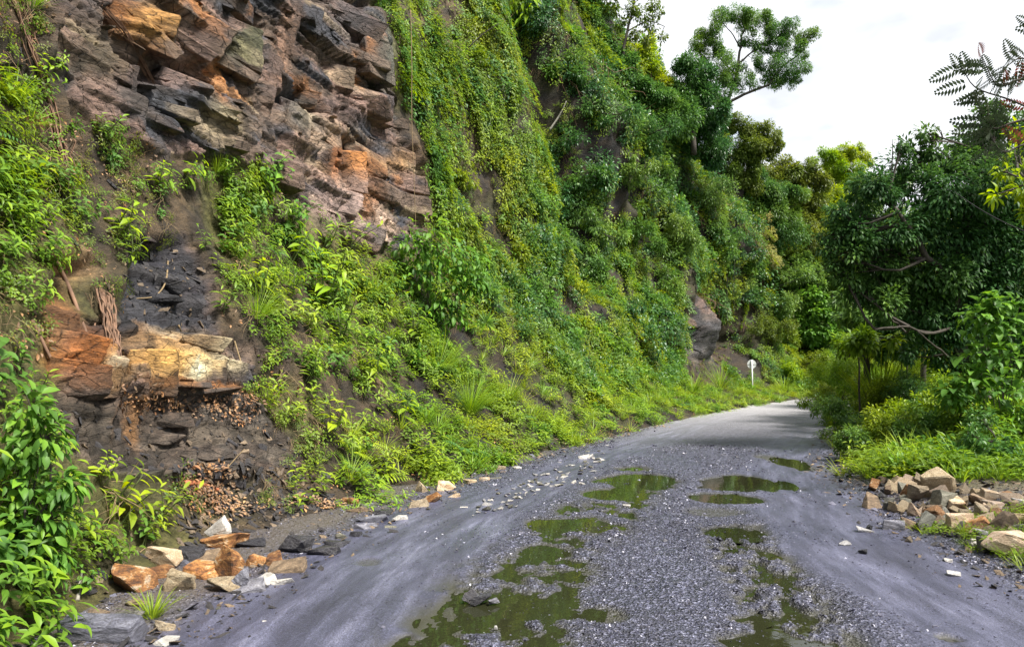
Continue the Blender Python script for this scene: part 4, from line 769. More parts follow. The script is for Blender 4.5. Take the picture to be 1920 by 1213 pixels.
for i, (x, y, D, lm, lab) in enumerate([(1560,520,44,'pale','mid green tree filling the slope at the far bend'), (1500,520,46,'pale','rounded light tree low on the far slope'), (1625,570,23,'pale','pale bushy tree where the road disappears'), (1690,600,27,'lime','sunlit lime bush seen under the dark tree branches'),
       (1760,640,24,'lime','bright small bush between the dark tree and the road'), (1730,480,30,'shrub','tree crown behind the dark tree'), (1830,480,34,'pale','tree crown behind the pale trunk'), (1900,450,38,'deep','dark tree crown at the picture edge behind the pale trunk'), (1890,620,26,'shrub','shrubby tree behind the large-leaved bush'), (1610,640,20,'herb','light bush above the grass at the road bend'), (1650,520,48,'deep','deep green tree behind the limb of the dark tree'), (1980,600,24,'deep','dark bush beyond the picture edge'), (1700,600,22,'shrub','bush in the shade behind the low limb of the dark tree'), (1770,580,19,'deep','dark bush hiding the trunk foot of the dark tree'), (1850,600,20,'shrub','bush at the foot of the pale trunk'), (1660,570,24,'pale','bright green bush between the cane grass and the bend'), (1960,300,34,'shrub','tall tree beyond the picture edge')]):
    r0 = (44, 44, 40, 34, 34, 60, 60, 70, 55, 34, 60, 70, 50, 45, 55, 55, 34, 90)[i]; rq = R_(600 + i)
    if i in (0, 1, 10): D = hit(x, y + 50)[0].y - 1.0
    bb = down(at(x, 700, D)) if x > 1590 else at(x, y + r0 * 1.6, D)
    cs_ = [(x + rq.randn() * r0 * .6, y + rq.randn() * r0 * .5, r0 * (.45 + .3 * rq.rand()), rq.randn() * .8) for _ in range(15)]
    plant('background_tree' if i not in (3, 4, 9, 12, 13, 14, 15, 16) else 'bush', lab, 'tree' if i not in (3, 4, 9, 12, 13, 14, 15, 16) else 'bush', bb, [([bb, at(x, y + r0 * .6, D), at(x, y, D)], .12 if i not in (3, 4, 9, 12, 13, 14, 15, 16) else .03)], cl(D, *cs_), G[lm], (.17 + .002 * D, .07 + .001 * D), 130 if D > 35 else 200, group=fg, seed=620 + i)
gb = 'bushes along the valley verge'
for i, (x, y, r0, lm, lab) in enumerate([(1565,830,34,'shrub','weedy bush at the inner corner of the bend'), (1590,870,34,'shrub','dark-footed bush where the verge meets the mud'), (1650,860,38,'herb','bush behind the far end of the stone heap'), (1715,855,40,'shrub','flecked bush above the yellowish stone'), (1790,860,42,'herb','bush behind the large pointed stone'), (1860,890,40,'shrub','dark bush beside the flat yellow-cream stone'), (1580,790,30,'lime','light bush leaning over the road end'),
      (1630,800,36,'herb','bush in front of the cane grass'), (1700,800,38,'shrub','wide bush in the middle of the verge'), (1770,790,38,'herb','bush before the dark tree'), (1600,750,30,'lime','pale bush between road end and cane grass'), (1740,750,34,'lime','bright bush under the lowest dark branches'), (1545,770,22,'olive','dark low bush at the vanishing edge of the road'), (1820,830,36,'lime','bright bush before the heart-leaved bush'), (1665,740,40,'lime','sunlit bush filling the gap between cane grass and dark tree'), (1720,725,40,'pale','pale bush under the low bare limb of the dark tree'), (1775,735,40,'lime','bright bush at the trunk foot of the dark tree'), (1610,760,36,'herb','fresh green bush in front of the road end'), (1850,880,30,'herb','low bush between the heap and the heart-leaved bush'), (1575,765,34,'lime','lime bush crowding the road edge at the bend'), (1625,730,40,'lime','tall lime bush just before the cane grass'), (1560,800,30,'grass','grassy bush spilling onto the road end'), (1690,840,40,'lime','bright rounded bush in the middle of the verge'), (1760,830,42,'grass','tall weedy bush behind the pointed stone of the heap'), (1900,870,40,'grass','tall weedy bush at the picture edge behind the heap')]):
    rq = R_(1100 + i); g_, _ = surface(x, y); D = g_.y + .5; R0 = 1.2 * r0 * D / F; bb = Vector((at(x, y, D).x, D, float(right_z(np.array(g_.x), np.array(D))))); c0 = bb + Vector((0, 0, R0 * 1.1))
    plant('bush', lab, 'bush', bb, [([bb, (bb + c0) / 2, c0], .02)], [(c0 + Vector(rq.randn(3)) * R0 * .5, R0 * (.45 + .3 * rq.rand())) for _ in range(8)], G[lm], (.085, .036), 600, group=gb, seed=1120 + i, rad=.03)
# a belt of wood closing the valley far behind
wood = []
rw_ = R_(31)
big = [proto('wood_%02d' % i, clump('wood_head', G[k], 700 + i, 900, 3.2, .42, .18, sub=16)) for i, k in enumerate(('pale', 'shrub', 'deep', 'olive'))]
base_id = _pid[0]
n = 330; ang = -.15 + 1.5 * rw_.rand(n); rd = 62 + 50 * rw_.rand(n); P = np.stack([np.sin(ang) * rd, np.cos(ang) * rd, 1 + (rd - 62) * .22 + 9 * rw_.rand(n) * np.clip(rd / 80, .3, 1)], 1)
kp = (P[:, 0] > 24) & (P[:, 1] > 8); P = P[kp]; n = len(P); s_ = .8 + .8 * rw_.rand(n)
scatter('forest', P, np.stack([0 * s_, 0 * s_, rw_.rand(n) * 6.28], 1), np.stack([s_] * 3, 1), base_id + rw_.randint(0, 4, n), 'far wood closing the valley beyond the bend')
# shrubs that stand out on the far cliff
SH = [ # px, py, radius px, leaf colour, label
 (1075,130,34,'shrub','bushy shrub just below the ridge above the dark gully'), (1060,250,30,'deep','shrub on the rim of the dark gully'), (1130,215,38,'shrub','wide shrub halfway up the wooded cliff'), (1200,250,40,'shrub','shrub under the ridge trees'), (1260,270,36,'deep','dark shrub under the crest trees'),
 (1090,330,36,'shrub','shrub below the mouth of the gully'), (1170,320,38,'pale','pale shrub in the middle of the wooded cliff'), (1240,345,40,'shrub','shrub in the middle of the wooded cliff, below the crest trees'), (1310,300,38,'shrub','shrub directly below the olive crest tree'), (1320,370,40,'pale','grey-green shrub above the yellow-leaved shrub'),
 (1400,350,32,'olive','olive shrub near the crest, beside the far trees'), (1040,390,34,'deep','dark shrub beside the creeper curtain'), (1110,410,36,'pale','shrub above the cliff-side fan palm'), (1190,430,38,'shrub','broad shrub above the rock face by the sign'), (1270,450,40,'pale','shrub high above the round sign'),
 (1345,450,34,'shrub','green shrub next to the yellow-leaved shrub'), (1180,590,30,'deep','glossy dark shrub low on the slope'), (1215,610,26,'broad','bright broad-leaved shrub low on the slope'), (1110,520,30,'shrub','shrub beside the upper fan palm'), (1240,530,34,'shrub','shrub hanging over the rock face by the sign'),
 (1480,500,36,'vine','shrub on the far end of the cliff'), (1545,600,30,'pale','light shrub near the road bend'), (1440,620,30,'olive','drooping olive shrub behind the round sign'), (1140,660,26,'broad','leafy bush at the foot of the wooded cliff'), (1010,560,28,'broad','broad-leaved bush under the upper fan palm'),
 (960,480,26,'vine','yellowish bush at the foot of the creeper curtain'), (1350,560,26,'vine','creeper-draped bush over the dark recess'), (1560,540,34,'vine','dense shrub on the last bend of the cliff'), (1060,610,24,'herb','light bush above the grassy bank'), (1470,690,22,'lime','low bright bush beside the round sign'),
 (1530,690,24,'herb','low leafy bush at the roadside near the bend'), (1190,150,32,'shrub','shrub on the ridge crest'), (900,120,26,'vine','leafy bulge high on the creeper curtain'), (850,330,24,'vine','leafy bulge low on the creeper curtain'), (1010,40,26,'deep','dark hanging bush at the top of the gully'), (1450,560,30,'pale','light shrub above the dark-leaved one near the bend'), (1500,690,28,'vine','bright shrub at the foot of the last bend'), (1545,670,28,'pale','soft green shrub behind the low roadside bush'), (1590,650,30,'vine','bright shrub closing the view over the road end'), (1580,700,26,'lime','lime bush right above the road end'), (1600,590,34,'pale','tall light shrub over the road end'), (1540,500,36,'vine','bright shrub high on the last bend'), (1470,640,26,'vine','yellow-green shrub beside the sign recess')]
for i, (x, y, r0, lm, lab) in enumerate(SH):
    p_, n_ = hit(x, y + r0 * .4); D = p_.y; R0 = r0 * D / F; rq = R_(800 + i); c0 = p_ + n_ * R0 * .35 + Vector((0, 0, R0 * .3))
    cs_ = [(c0 + Vector(rq.randn(3)) * R0 * .5, R0 * (.40 + .3 * rq.rand())) for _ in range(7)]
    plant('shrub', lab, 'shrub', p_ - n_ * .1, [([p_ - n_ * .1, p_ + n_ * R0 * .2, c0], .05)], cs_, G[lm], (.17, .07) if D > 25 else (.13, .055), 150 if D > 25 else 300, group='shrubs growing on the far cliff', seed=820 + i)
p_, n_ = hit(1425, 470)
plant('flowering_shrub', 'shrub with creamy yellow young leaves on the cliff above the sign', 'shrub', p_, [([p_, at(1430,440,p_.y - .5)], .05)], [(at(a, b_, p_.y - .9), c_ * p_.y / F) for a, b_, c_ in ((1430,412,20),(1415,435,22),(1440,440,20),(1400,455,20),(1430,470,26),(1445,490,20),(1385,440,16))], G['yellow'], (.17,.07), 190, seed=41)
p_, n_ = hit(1520, 610)
plant('dark_leaved_shrub', 'shrub with large round dark leaves near the road bend', 'shrub', p_, [([p_, at(1520,580,p_.y - .6)], .06)], [(at(a, b_, p_.y - .8), c_ * p_.y / F) for a, b_, c_ in ((1500,560,22),(1530,555,24),(1555,580,24),(1520,590,26),(1490,600,20),(1550,620,24),(1515,630,24),(1570,600,16))], G['broad'], (.34,.2), 60, 'oval', seed=42)

# ------------------------------------------------------------------ rocks
ST = dict(
 orange=stone_mat('iron_stained_stone', [(.32, (.05, .035, .03)), (.44, (.26, .11, .04)), (.55, (.46, .23, .08)), (.66, (.66, .54, .40))], 9, 1.8, .65, spec=.4, bumpd=.02, dark=(.05,.03,.02)),
 cream=stone_mat('cream_stone', [(.3, (.28, .17, .09)), (.5, (.56, .44, .30)), (.7, (.72, .64, .52))], 11, 1.6, .8, bumpd=.018, dark=(.22,.13,.07)),
 tan=stone_mat('tan_sandstone', [(.3, (.24, .18, .11)), (.5, (.44, .35, .23)), (.7, (.58, .50, .37))], 11, 2, .8, bumpd=.02),
 pink=stone_mat('pinkish_sandstone', [(.3, (.34, .24, .17)), (.5, (.52, .41, .31)), (.7, (.64, .55, .45))], 10, 1.5, .8, bumpd=.018, dark=(.20,.12,.08)),
 slate=stone_mat('blue_grey_slate', [(.3, (.08, .085, .11)), (.5, (.22, .225, .29)), (.7, (.46, .47, .56))], 9, 6, .5, spec=.5, bumpd=.025),
 coal=stone_mat('black_shale', [(.35, (.012, .012, .018)), (.6, (.04, .04, .055)), (.75, (.12, .12, .15))], 8, 4, .35, spec=.6),
 grey=stone_mat('grey_green_stone', [(.3, (.09, .09, .07)), (.5, (.20, .20, .16)), (.7, (.32, .31, .27))], 11, 2, .75, bumpd=.018),
 pale=stone_mat('pale_grey_stone', [(.3, (.36, .35, .33)), (.6, (.56, .55, .54)), (.75, (.68, .68, .68))], 7, 2.5, .7, dark=(.2, .19, .18)),
 brown=stone_mat('rusty_brown_stone', [(.3, (.08, .06, .042)), (.5, (.21, .15, .10)), (.7, (.36, .27, .18))], 11, 2.5, .75, bumpd=.018))
def stone_mesh(name, mat, seed, sx, sy, sz, npt=13, detail=1, sq=.55):
    rq = R_(seed); bm = bmesh.new()
    for p_ in rq.uniform(-1, 1, (npt, 3)):
        p_ = np.sign(p_) * np.abs(p_ / np.abs(p_).max()) ** sq; bm.verts.new(p_ * (sx, sy, sz) * (.8 + .25 * rq.rand()))
    r = bmesh.ops.convex_hull(bm, input=bm.verts); bmesh.ops.delete(bm, geom=[g for g in set(r['geom_interior'] + r['geom_unused']) if isinstance(g, bmesh.types.BMVert) and g.is_valid], context='VERTS')
    m_ = min(sx, sy, sz); bmesh.ops.dissolve_limit(bm, angle_limit=.12, verts=bm.verts, edges=bm.edges)
    bmesh.ops.bevel(bm, geom=list(bm.edges), offset=m_ * .09, segments=1, affect='EDGES', clamp_overlap=True)
    bmesh.ops.triangulate(bm, faces=bm.faces)
    for _ in range(detail):
        bmesh.ops.subdivide_edges(bm, edges=[e for e in bm.edges if e.calc_length() > m_ * .3], cuts=1)
        bmesh.ops.triangulate(bm, faces=bm.faces)
    if detail:
        co = np.array([v.co for v in bm.verts]); f1 = 2.2 / max(sx, .02); w = fbm(co[:, 0] * f1, co[:, 1] * f1, co[:, 2] * f1 * 3, o=4, seed=seed % 50, g=.6); q = np.floor(co[:, 2] / (sz * .28) + .4 * w)
        lay = hsh(q, q * 0, q * 0, seed % 31) - .5
        for v, a, l_ in zip(bm.verts, w, lay):
            h_ = Vector((v.co.x, v.co.y, 0)); v.co += v.co.normalized() * float(a) * m_ * .14 + (h_.normalized() if h_.length > 1e-5 else h_) * float(l_) * m_ * .10
    me = bpy.data.meshes.new(name); bm.to_mesh(me); bm.free(); me.materials.append(mat); return me
def stone(px, py, w, h, m_, label, group, tilt=0.0, seed=None, deep=.8, detail=2, yaw=None, name='stone', sink=.3, sq=.55, npt=13):
    """a stone w by h photo pixels, its foot at (px, py + h/2)"""
    seed = seed if seed is not None else int(px * 7 + py * 3); rq = R_(seed); p_, n_ = surface(px, py + h * .42); D = p_.y; k = D / F
    sx, sz = w * k / 2, h * k / 2; sy = max(sx * deep * (.7 + .3 * rq.rand()), sz * .7)
    o = new(name, stone_mesh(name, ST[m_], seed, sx, sy, sz, npt, detail, sq)); c = p_ + Vector((0, sy * .55, sz * (1 - sink)))
    o.location = c; o.rotation_euler = (rq.randn() * .12, tilt, (rq.randn() * .35 if yaw is None else yaw)); return tag(o, label, 'stone', group)
gl, ge_ = 'stones fallen at the foot of the cliff', 'stones along the cliff-side road edge'
for a in [(180,1186,150,50,'slate','long layered slate block with one rusty end, in the bottom corner of the pile',.02,.5), (299,1044,72,36,'cream','cream slab with a dark chip lying on top of the pile',.12,.8), (415,1022,84,34,'orange','bright orange iron-stained block topmost in the pile',-.18,.8), (352,1036,44,36,'coal','blue-black shale lump between the cream and the orange block',.2,.8),
   (407,996,50,34,'pale','thin pale grey slab leaning on the top of the pile',-.75,.4), (382,1052,62,22,'brown','dark rusty slab wedged under the topmost orange block',-.1,.9), (292,1074,56,26,'orange','cracked orange stone under the cream slab',.1,.9), (245,1098,78,50,'orange','big rusty stone with a black face at the end of the pile',.15,.8), (328,1095,58,46,'tan','tan blocky stone in the lower middle of the pile',.1,.9),
   (378,1076,72,34,'orange','smooth orange-brown stone in the heart of the pile',0,.9), (424,1064,50,62,'orange','upright orange wedge with a grey side in the pile',.35,.5), (412,1101,64,28,'tan','flat buff slab at the road edge of the pile',-.08,.9), (448,1088,26,44,'slate','narrow bluish slate leaning on the orange wedge',.7,.6), (460,1107,64,14,'slate','thin dark grey slate plate lying at the road edge',-.12,1.),
   (497,1086,48,18,'pale','whitish flat stone at the road edge beside the slate plate',-.05,1.), (524,1093,54,10,'pale','thinnest white plate at the road end of the pile',-.08,1.), (477,1055,38,28,'orange','orange and cream chunk behind the whitish stones',.3,.7), (506,1053,40,28,'orange','orange fan-shaped chunk next to the cream one',-.3,.7), (532,1068,66,18,'brown','dark brown slab sticking out towards the road',-.12,.9),
   (462,1024,54,24,'coal','black shale slab behind the orange block',-.1,.8), (250,1136,50,22,'brown','brown stone half hidden below the big rusty stone',.1,.9), (232,1163,64,26,'grey','grey-brown stone behind the long slate block',-.1,.9), (180,1157,52,26,'brown','dark brown stone behind the rusty end of the long slate block',0,.9), (308,1178,40,20,'tan','small pale-brown stone beside the stick',.3,.7),
   (298,1207,46,12,'pale','low grey-white stone cut off by the bottom edge',0,1.), (137,1169,32,16,'pale','small pale stone behind the long slate block',.2,.8), (552,1022,54,40,'coal','crumbly black coaly lump beside the talus',.3,.8), (600,1036,66,16,'coal','flat black slab farther along from the coaly lump',-.08,.9), (340,1060,24,22,'slate','little grey stone between cream slab and orange block',.5,.8), (625,1022,40,14,'coal','small black slab nearest the shale shoulder',0,.9)]:
    stone(a[0], a[1], a[2] * 1.06, a[3] * 1.12, a[4], a[5], gl, a[6], deep=a[7], **(dict(sq=.25, npt=26, detail=3, yaw=.05) if a[2] > 140 else {}))
for a in [(668,958,38,18,'brown','brown-orange stone at the start of the edge row',.1), (655,940,30,14,'orange','small rusty stone above the start of the edge row',.2), (697,975,56,13,'slate','bluish slate plate in the edge row',-.1), (688,988,50,14,'slate','broken blue slate lying nearest the road in the edge row',.05), (745,972,34,11,'pale','pale plate in the edge row',-.1), (715,962,44,13,'coal','black slate in the edge row',-.1), (782,948,44,15,'tan','tan stone in the edge row under the weeds',-.15),
   (835,912,36,26,'cream','largest cream stone beside the road edge weeds',.25), (852,930,26,16,'cream','rounded cream stone below the largest cream one',0), (806,938,44,16,'orange','rusty tan slab beside the cream stones',-.35), (790,915,20,26,'tan','stone standing on edge among the weeds',.1), (885,905,30,12,'tan','low buff stone past the cream stones',0), (908,902,24,14,'cream','small cream stone past the cream pair',.1), (928,900,26,11,'grey','grey-green stone in the grass edge',0),
   (972,881,24,10,'pale','small pale stone where the grass meets the road',0), (1046,859,34,6,'slate','thin dark slate far along the edge row',-.15), (1095,858,30,8,'pale','flat pale stone on the far shoulder',-.1), (1075,853,18,6,'pale','tiny pale stone on the far shoulder',0), (940,878,18,10,'tan','buff stone tucked into the grass',0), (665,1003,24,12,'coal','black chip at the shale shoulder',0), (640,1008,26,12,'grey','grey chip at the shale shoulder',.1), (732,988,24,8,'grey','small grey plate at the road edge',0)]:
    stone(a[0], a[1], a[2], a[3] * 1.1, a[4], a[5], ge_, a[6], deep=.8, detail=1)
gr = 'stones of the heap beside the verge'
HP = [(1644,909,24,24,'orange','small orange stone at the far end of the heap',.5), (1640,938,30,34,'brown','dark split stone at the road end of the heap',.1), (1684,903,18,20,'tan','narrow buff stone near the far end of the heap',.5), (1698,915,20,20,'grey','grey-buff stone beside the narrow buff one',.4), (1725,926,32,34,'tan','blocky stone with a yellow face in the far half of the heap',.1), (1671,941,20,16,'grey','small olive stone low in the far half of the heap',0),
  (1767,910,58,50,'tan','large pointed tan stone rising above the far half of the heap',-.5), (1773,941,36,38,'grey','grey-beige block in front of the pointed stone',.2), (1716,881,24,10,'cream','yellowish stone alone in the grass behind the heap',0), (1804,947,40,20,'cream','cream slab in the middle of the heap',-.1), (1838,939,34,20,'brown','tilted brown-tan slab in the middle of the heap',.4), (1872,930,48,19,'cream','flat yellow-cream stone topmost at the grass side',.05),
  (1870,949,40,20,'pink','rounded pinkish stone below the flat yellow one',.2), (1863,962,44,32,'tan','angular tan stone with a dark underside',.3), (1802,979,46,38,'pink','square pinkish block in the near half of the heap',-.1), (1838,988,50,26,'orange','long rusty orange stone beside the square pinkish block',-.5), (1874,994,44,28,'brown','brown-beige wedge beside the rusty stone',.45), (1892,982,38,40,'brown','dark upright wedge in the near half of the heap',.5),
  (1858,1005,42,15,'pale','white flat stone above the largest block',.15), (1896,1020,84,46,'pink','largest block of the heap, flat-topped and pinkish',.25), (1850,1022,28,28,'grey','grey-brown stone between the white flat stone and the largest block',.2), (1828,1020,16,20,'pale','small bright white stone low in the heap',.1), (1679,985,40,18,'slate','flat grey slab lying apart on the road side of the heap',.02), (1738,983,42,28,'grey','grey-green stone with a sloping top at the foot of the heap',-.45),
  (1708,983,26,20,'brown','brown stone between the flat slab and the grey-green stone',.2), (1747,961,22,20,'slate','blue-grey rounded stone in the heap',0), (1723,957,28,24,'pink','pinkish forked stone in the heap',.2), (1762,967,44,18,'grey','long olive stone across the middle of the heap',-.4), (1914,993,24,22,'grey','grey-green stone at the frame edge of the heap',0), (1913,969,36,26,'tan','tan stone at the frame edge, above the grey-green one',.1),
  (1911,940,30,14,'pale','pale plate at the frame edge',0), (1915,953,28,22,'brown','brown block at the frame edge',.2), (1625,994,28,6,'pale','thin pale flake on the road shoulder by the heap',.1), (1791,1077,24,6,'pale','white flake on the road edge below the heap',.1), (1782,1051,24,6,'pale','white flake near the weeds below the heap',.1), (1700,942,22,16,'grey','grey stone filling the gap in the far half',.2), (1812,962,22,16,'tan','small tan stone under the cream slab',0), (1905,1000,40,26,'tan','tan block behind the largest block',.2), (1840,960,26,20,'brown','brown stone under the tilted slab',.1)]
for a in HP: stone(a[0], a[1], a[2] * 1.08, a[3] * 1.15, a[4], a[5], gr, a[6], deep=.85, detail=1, sq=.45)
rq = R_(55); pool_ = [stone_mesh('rubble_stone', ST[k], 900 + i, 1, .8, .62, 12, 0) for i, k in enumerate(['grey', 'tan', 'brown', 'slate', 'grey', 'coal', 'pink', 'grey', 'tan', 'coal'])]
HPOLY = [(1610,900),(1660,880),(1740,890),(1800,920),(1925,925),(1925,1050),(1850,1040),(1760,1000),(1690,970),(1630,945)]; n = 0
while n < 130:
    x, y = rq.uniform(1590, 1960), rq.uniform(878, 1050)
    if not inpoly(np.array(x), np.array(y), HPOLY) and rq.rand() > .03: continue
    p_, n_ = surface(x, y); k = p_.y / F; sz_ = rq.uniform(4, 11) * k; o = new('rubble_stone', pool_[rq.randint(10) if x > 1700 or rq.rand() < .3 else (5, 9, 3, 0)[rq.randint(4)]]); o.location = p_ + Vector((0, 0, sz_ * .35)); o.rotation_euler = rq.rand(3) * [1.2, 1.2, 6.28]; o.scale = (sz_, sz_ * (.7 + .4 * rq.rand()), sz_)
    tag(o, 'small angular rubble stone filling the gaps of the heap beside the verge', 'stone', 'small rubble of the verge heap'); n += 1
HP2 = [(300,1100),(560,1040),(640,1000),(560,1100),(470,1125),(330,1180),(220,1190)]; n = 0
while n < 110:
    x, y = rq.uniform(200, 640), rq.uniform(1000, 1200)
    if not inpoly(np.array(x), np.array(y), HP2): continue
    p_, n_ = surface(x, y); k = p_.y / F; sz_ = rq.uniform(2, 8) * k; o = new('rubble_stone', pool_[rq.randint(10)]); o.location = p_ + Vector((0, 0, sz_ * .3)); o.rotation_euler = rq.rand(3) * [1.2, 1.2, 6.28]; o.scale = (sz_, sz_ * .9, sz_ * .7)
    tag(o, 'small broken rubble stone at the road edge below the fallen blocks', 'stone', 'small rubble under the cliff'); n += 1
rq = R_(57); mid_ = [stone_mesh('heap_stone', ST[k], 930 + i, 1, .85, .7, 13, 1, .45) for i, k in enumerate(['tan', 'pink', 'brown', 'grey', 'tan', 'cream', 'pink', 'orange'])]; n = 0
while n < 75:
    x, y = rq.uniform(1640, 1980), rq.uniform(895, 1040)
    if not inpoly(np.array(x), np.array(y), [(1640,900),(1700,890),(1760,915),(1830,925),(1990,920),(1990,1050),(1880,1040),(1760,1000),(1680,965)]): continue
    p_, n_ = surface(x, y); k = p_.y / F; sz_ = rq.uniform(9, 20) * k; o = new('heap_stone', mid_[rq.randint(8)]); o.location = p_ + Vector((0, 0, sz_ * .35)); o.rotation_euler = rq.rand(3) * [1.0, 1.0, 6.28]; o.scale = (sz_, sz_ * (.7 + .4 * rq.rand()), sz_)
    tag(o, 'fist-sized tan or grey stone packed among the bigger ones of the verge heap', 'stone', 'fist-sized stones of the verge heap'); n += 1
# a ledge of pale flat stones on the far shoulder
pe = [stone_mesh('shoulder_stone', ST[k], 950 + i, 1, .7, .3, 10, 0) for i, k in enumerate(('pale', 'pale', 'grey'))]
for q in range(110):
    t_ = rq.rand(); x = 900 + 230 * t_ + rq.randn() * 16; y = 960 - 108 * t_ + rq.randn() * 9; p_ = ground(x, y, .03); k = p_.y / F; sz_ = rq.uniform(2.0, 6.5) * k * (1 if rq.rand() < .8 else 1.6)
    o = new('shoulder_stone', pe[rq.randint(3)]); o.location = p_; o.rotation_euler = (rq.randn() * .2, rq.randn() * .2, rq.rand() * 6.28); o.scale = (sz_, sz_, sz_)
    tag(o, 'pale flat stone pressed into the raised mud shoulder', 'stone', 'pale stones in the mud shoulder')
# the broken slab in the pool
for a in [(882,1117,26,22,'coal','tilted dark corner of broken slate standing in the olive pool',.6), (905,1122,56,16,'coal','flat dark slate slab lying in the olive pool',.05), (925,1128,24,8,'slate','wet grey edge piece beside the slate slab in the pool',-.2)]:
    stone(a[0], a[1], a[2], a[3] * 1.2, a[4], a[5], 'broken slate in the pool', a[6], deep=.6, detail=2)
for x, y, w, lab in [(1035,912,14,'white pebble between the two green pools'), (930,1176,10,'white pebble at the near rim of the olive pool'), (502,1165,26,'white flake lying on the smooth mud track'), (870,952,16,'white stone on the mud shoulder'), (1585,1018,22,'pale flake at the outer road edge'), (1175,948,16,'grey pebble between gravel and the green pools')]:
    stone(x, y, w, 5 if w > 12 else 8, 'pale', lab, 'loose pale stones on the road', 0, detail=0)
from mathutils.kdtree import KDTree
_ki = np.where((RWQ > .4) & inview & (QD < 60))[0][::4]; KD = KDTree(len(_ki)); _kc = colc[:-1, :-1].reshape(-1, 3)[_ki]
for _j, _p in enumerate(Pq[_ki]): KD.insert(tuple(_p), _j)
KD.balance()
def take_colour(me, M):
    cs_ = np.array([_kc[KD.find(M @ v.co)[1]] for v in me.vertices]); me.materials.clear(); me.materials.append(CLIFFM)
    a = me.attributes.new('cc', 'FLOAT_COLOR', 'POINT'); a.data.foreach_set('color', np.concatenate([cs_, np.ones((len(cs_), 1))], 1).astype(np.float32).ravel())
    a = me.attributes.new('rw', 'FLOAT', 'POINT'); a.data.foreach_set('value', np.ones(len(cs_), np.float32))
# slabs and blocks standing out of the rock face: parts of the cliff
rq = R_(66); sm = {}
for k in ('brown', 'slate', 'pink', 'tan', 'orange', 'coal', 'grey', 'cream'): sm[k] = [stone_mesh('rock_slab', ST[k], 970 + i + 10 * len(k), 1, .8, .32, 12, 0, .4) for i in range(3)]
keys = {'brown': brown, 'slate': slate, 'pink': pink, 'tan': buff, 'orange': orange, 'coal': black, 'grey': col(.16,.16,.13), 'cream': cream}
colq = colc[:-1, :-1].reshape(-1, 3); wk = AREA * (RWQ > .8) * inview * (QD < 24) * (QY > -60); cum = np.cumsum(wk) / wk.sum()
for i in range(150):
    ix = min(int(np.searchsorted(cum, rq.rand())), len(cum) - 1); c_ = colq[ix]; kk = min(keys, key=lambda k: np.abs(np.log(keys[k] + .02) - np.log(c_ + .02)).sum()); s_ = rq.uniform(.04, .17) * (1 if QY[ix] < 500 else .6) 
    n_ = Vector(NQ[ix]); az = math.atan2(n_.y, n_.x)
    o = new('rock_slab', sm[kk][rq.randint(3)].copy(), cliff); o.location = Vector(Pq[ix]) - n_ * s_ * .35; o.rotation_euler = (rq.randn() * .06, .10 + rq.randn() * .06, az + math.pi / 2 + rq.randn() * .2); o.scale = (s_ * 1.5, s_ * .8, s_ * rq.uniform(.35, .9)); take_colour(o.data, Matrix.LocRotScale(o.location, o.rotation_euler, o.scale))

ST['gold'] = stone_mat('golden_weathered_rock', [(.32, (.22, .09, .03)), (.42, (.44, .22, .06)), (.52, (.58, .36, .13)), (.6, (.72, .56, .32)), (.70, (.84, .76, .58))], 4.5, 1.4, .7, dark=(.30, .12, .03), bumpd=.006)
ST['rust'] = stone_mat('rust_red_rock', [(.32, (.07, .04, .03)), (.45, (.24, .10, .04)), (.56, (.42, .18, .06)), (.68, (.52, .36, .22))], 5.0, 1.2, .75, dark=(.16, .05, .02), bumpd=.008)
ST['rose'] = stone_mat('rose_grey_rock', [(.3, (.16, .11, .10)), (.48, (.34, .22, .19)), (.62, (.46, .34, .28)), (.78, (.60, .50, .42))], 4.5, 3.5, .8, bumpd=.012)
ST['olv'] = stone_mat('lichen_grey_rock', [(.3, (.07, .06, .045)), (.48, (.15, .13, .08)), (.62, (.22, .19, .11)), (.78, (.34, .33, .20))], 4.5, 3.5, .85, bumpd=.012)
ST['dks'] = stone_mat('dark_bedded_slate', [(.3, (.03, .03, .038)), (.5, (.075, .075, .09)), (.66, (.14, .14, .16)), (.8, (.26, .24, .23))], 5, 7, .6, bumpd=.016)
def block(px, py, w, h, m_, tilt=0.0, deep=.7, det=3, sink=.3, name='rock_block', sq=.35, npt=18):
    p_, n_ = hit(px, py); k = p_.y / F; rq = R_(int(px * 13 + py)); sx, sz = w * k / 2, h * k / 2; sy = max(sx, sz) * deep
    az = math.atan2(n_.y, n_.x) + math.pi / 2; o = new(name, stone_mesh(name, ST[m_], int(px + py * 5), sx * 1.3, sy, sz * 1.3, npt, det, sq), cliff)
    o.location = p_ - n_ * sy * (.78 if m_ in ('gold', 'rust') and py > 560 else .84); o.rotation_euler = (rq.randn() * .05, tilt, az * .55 + .2); take_colour(o.data, Matrix.LocRotScale(o.location, o.rotation_euler, o.scale)); return o
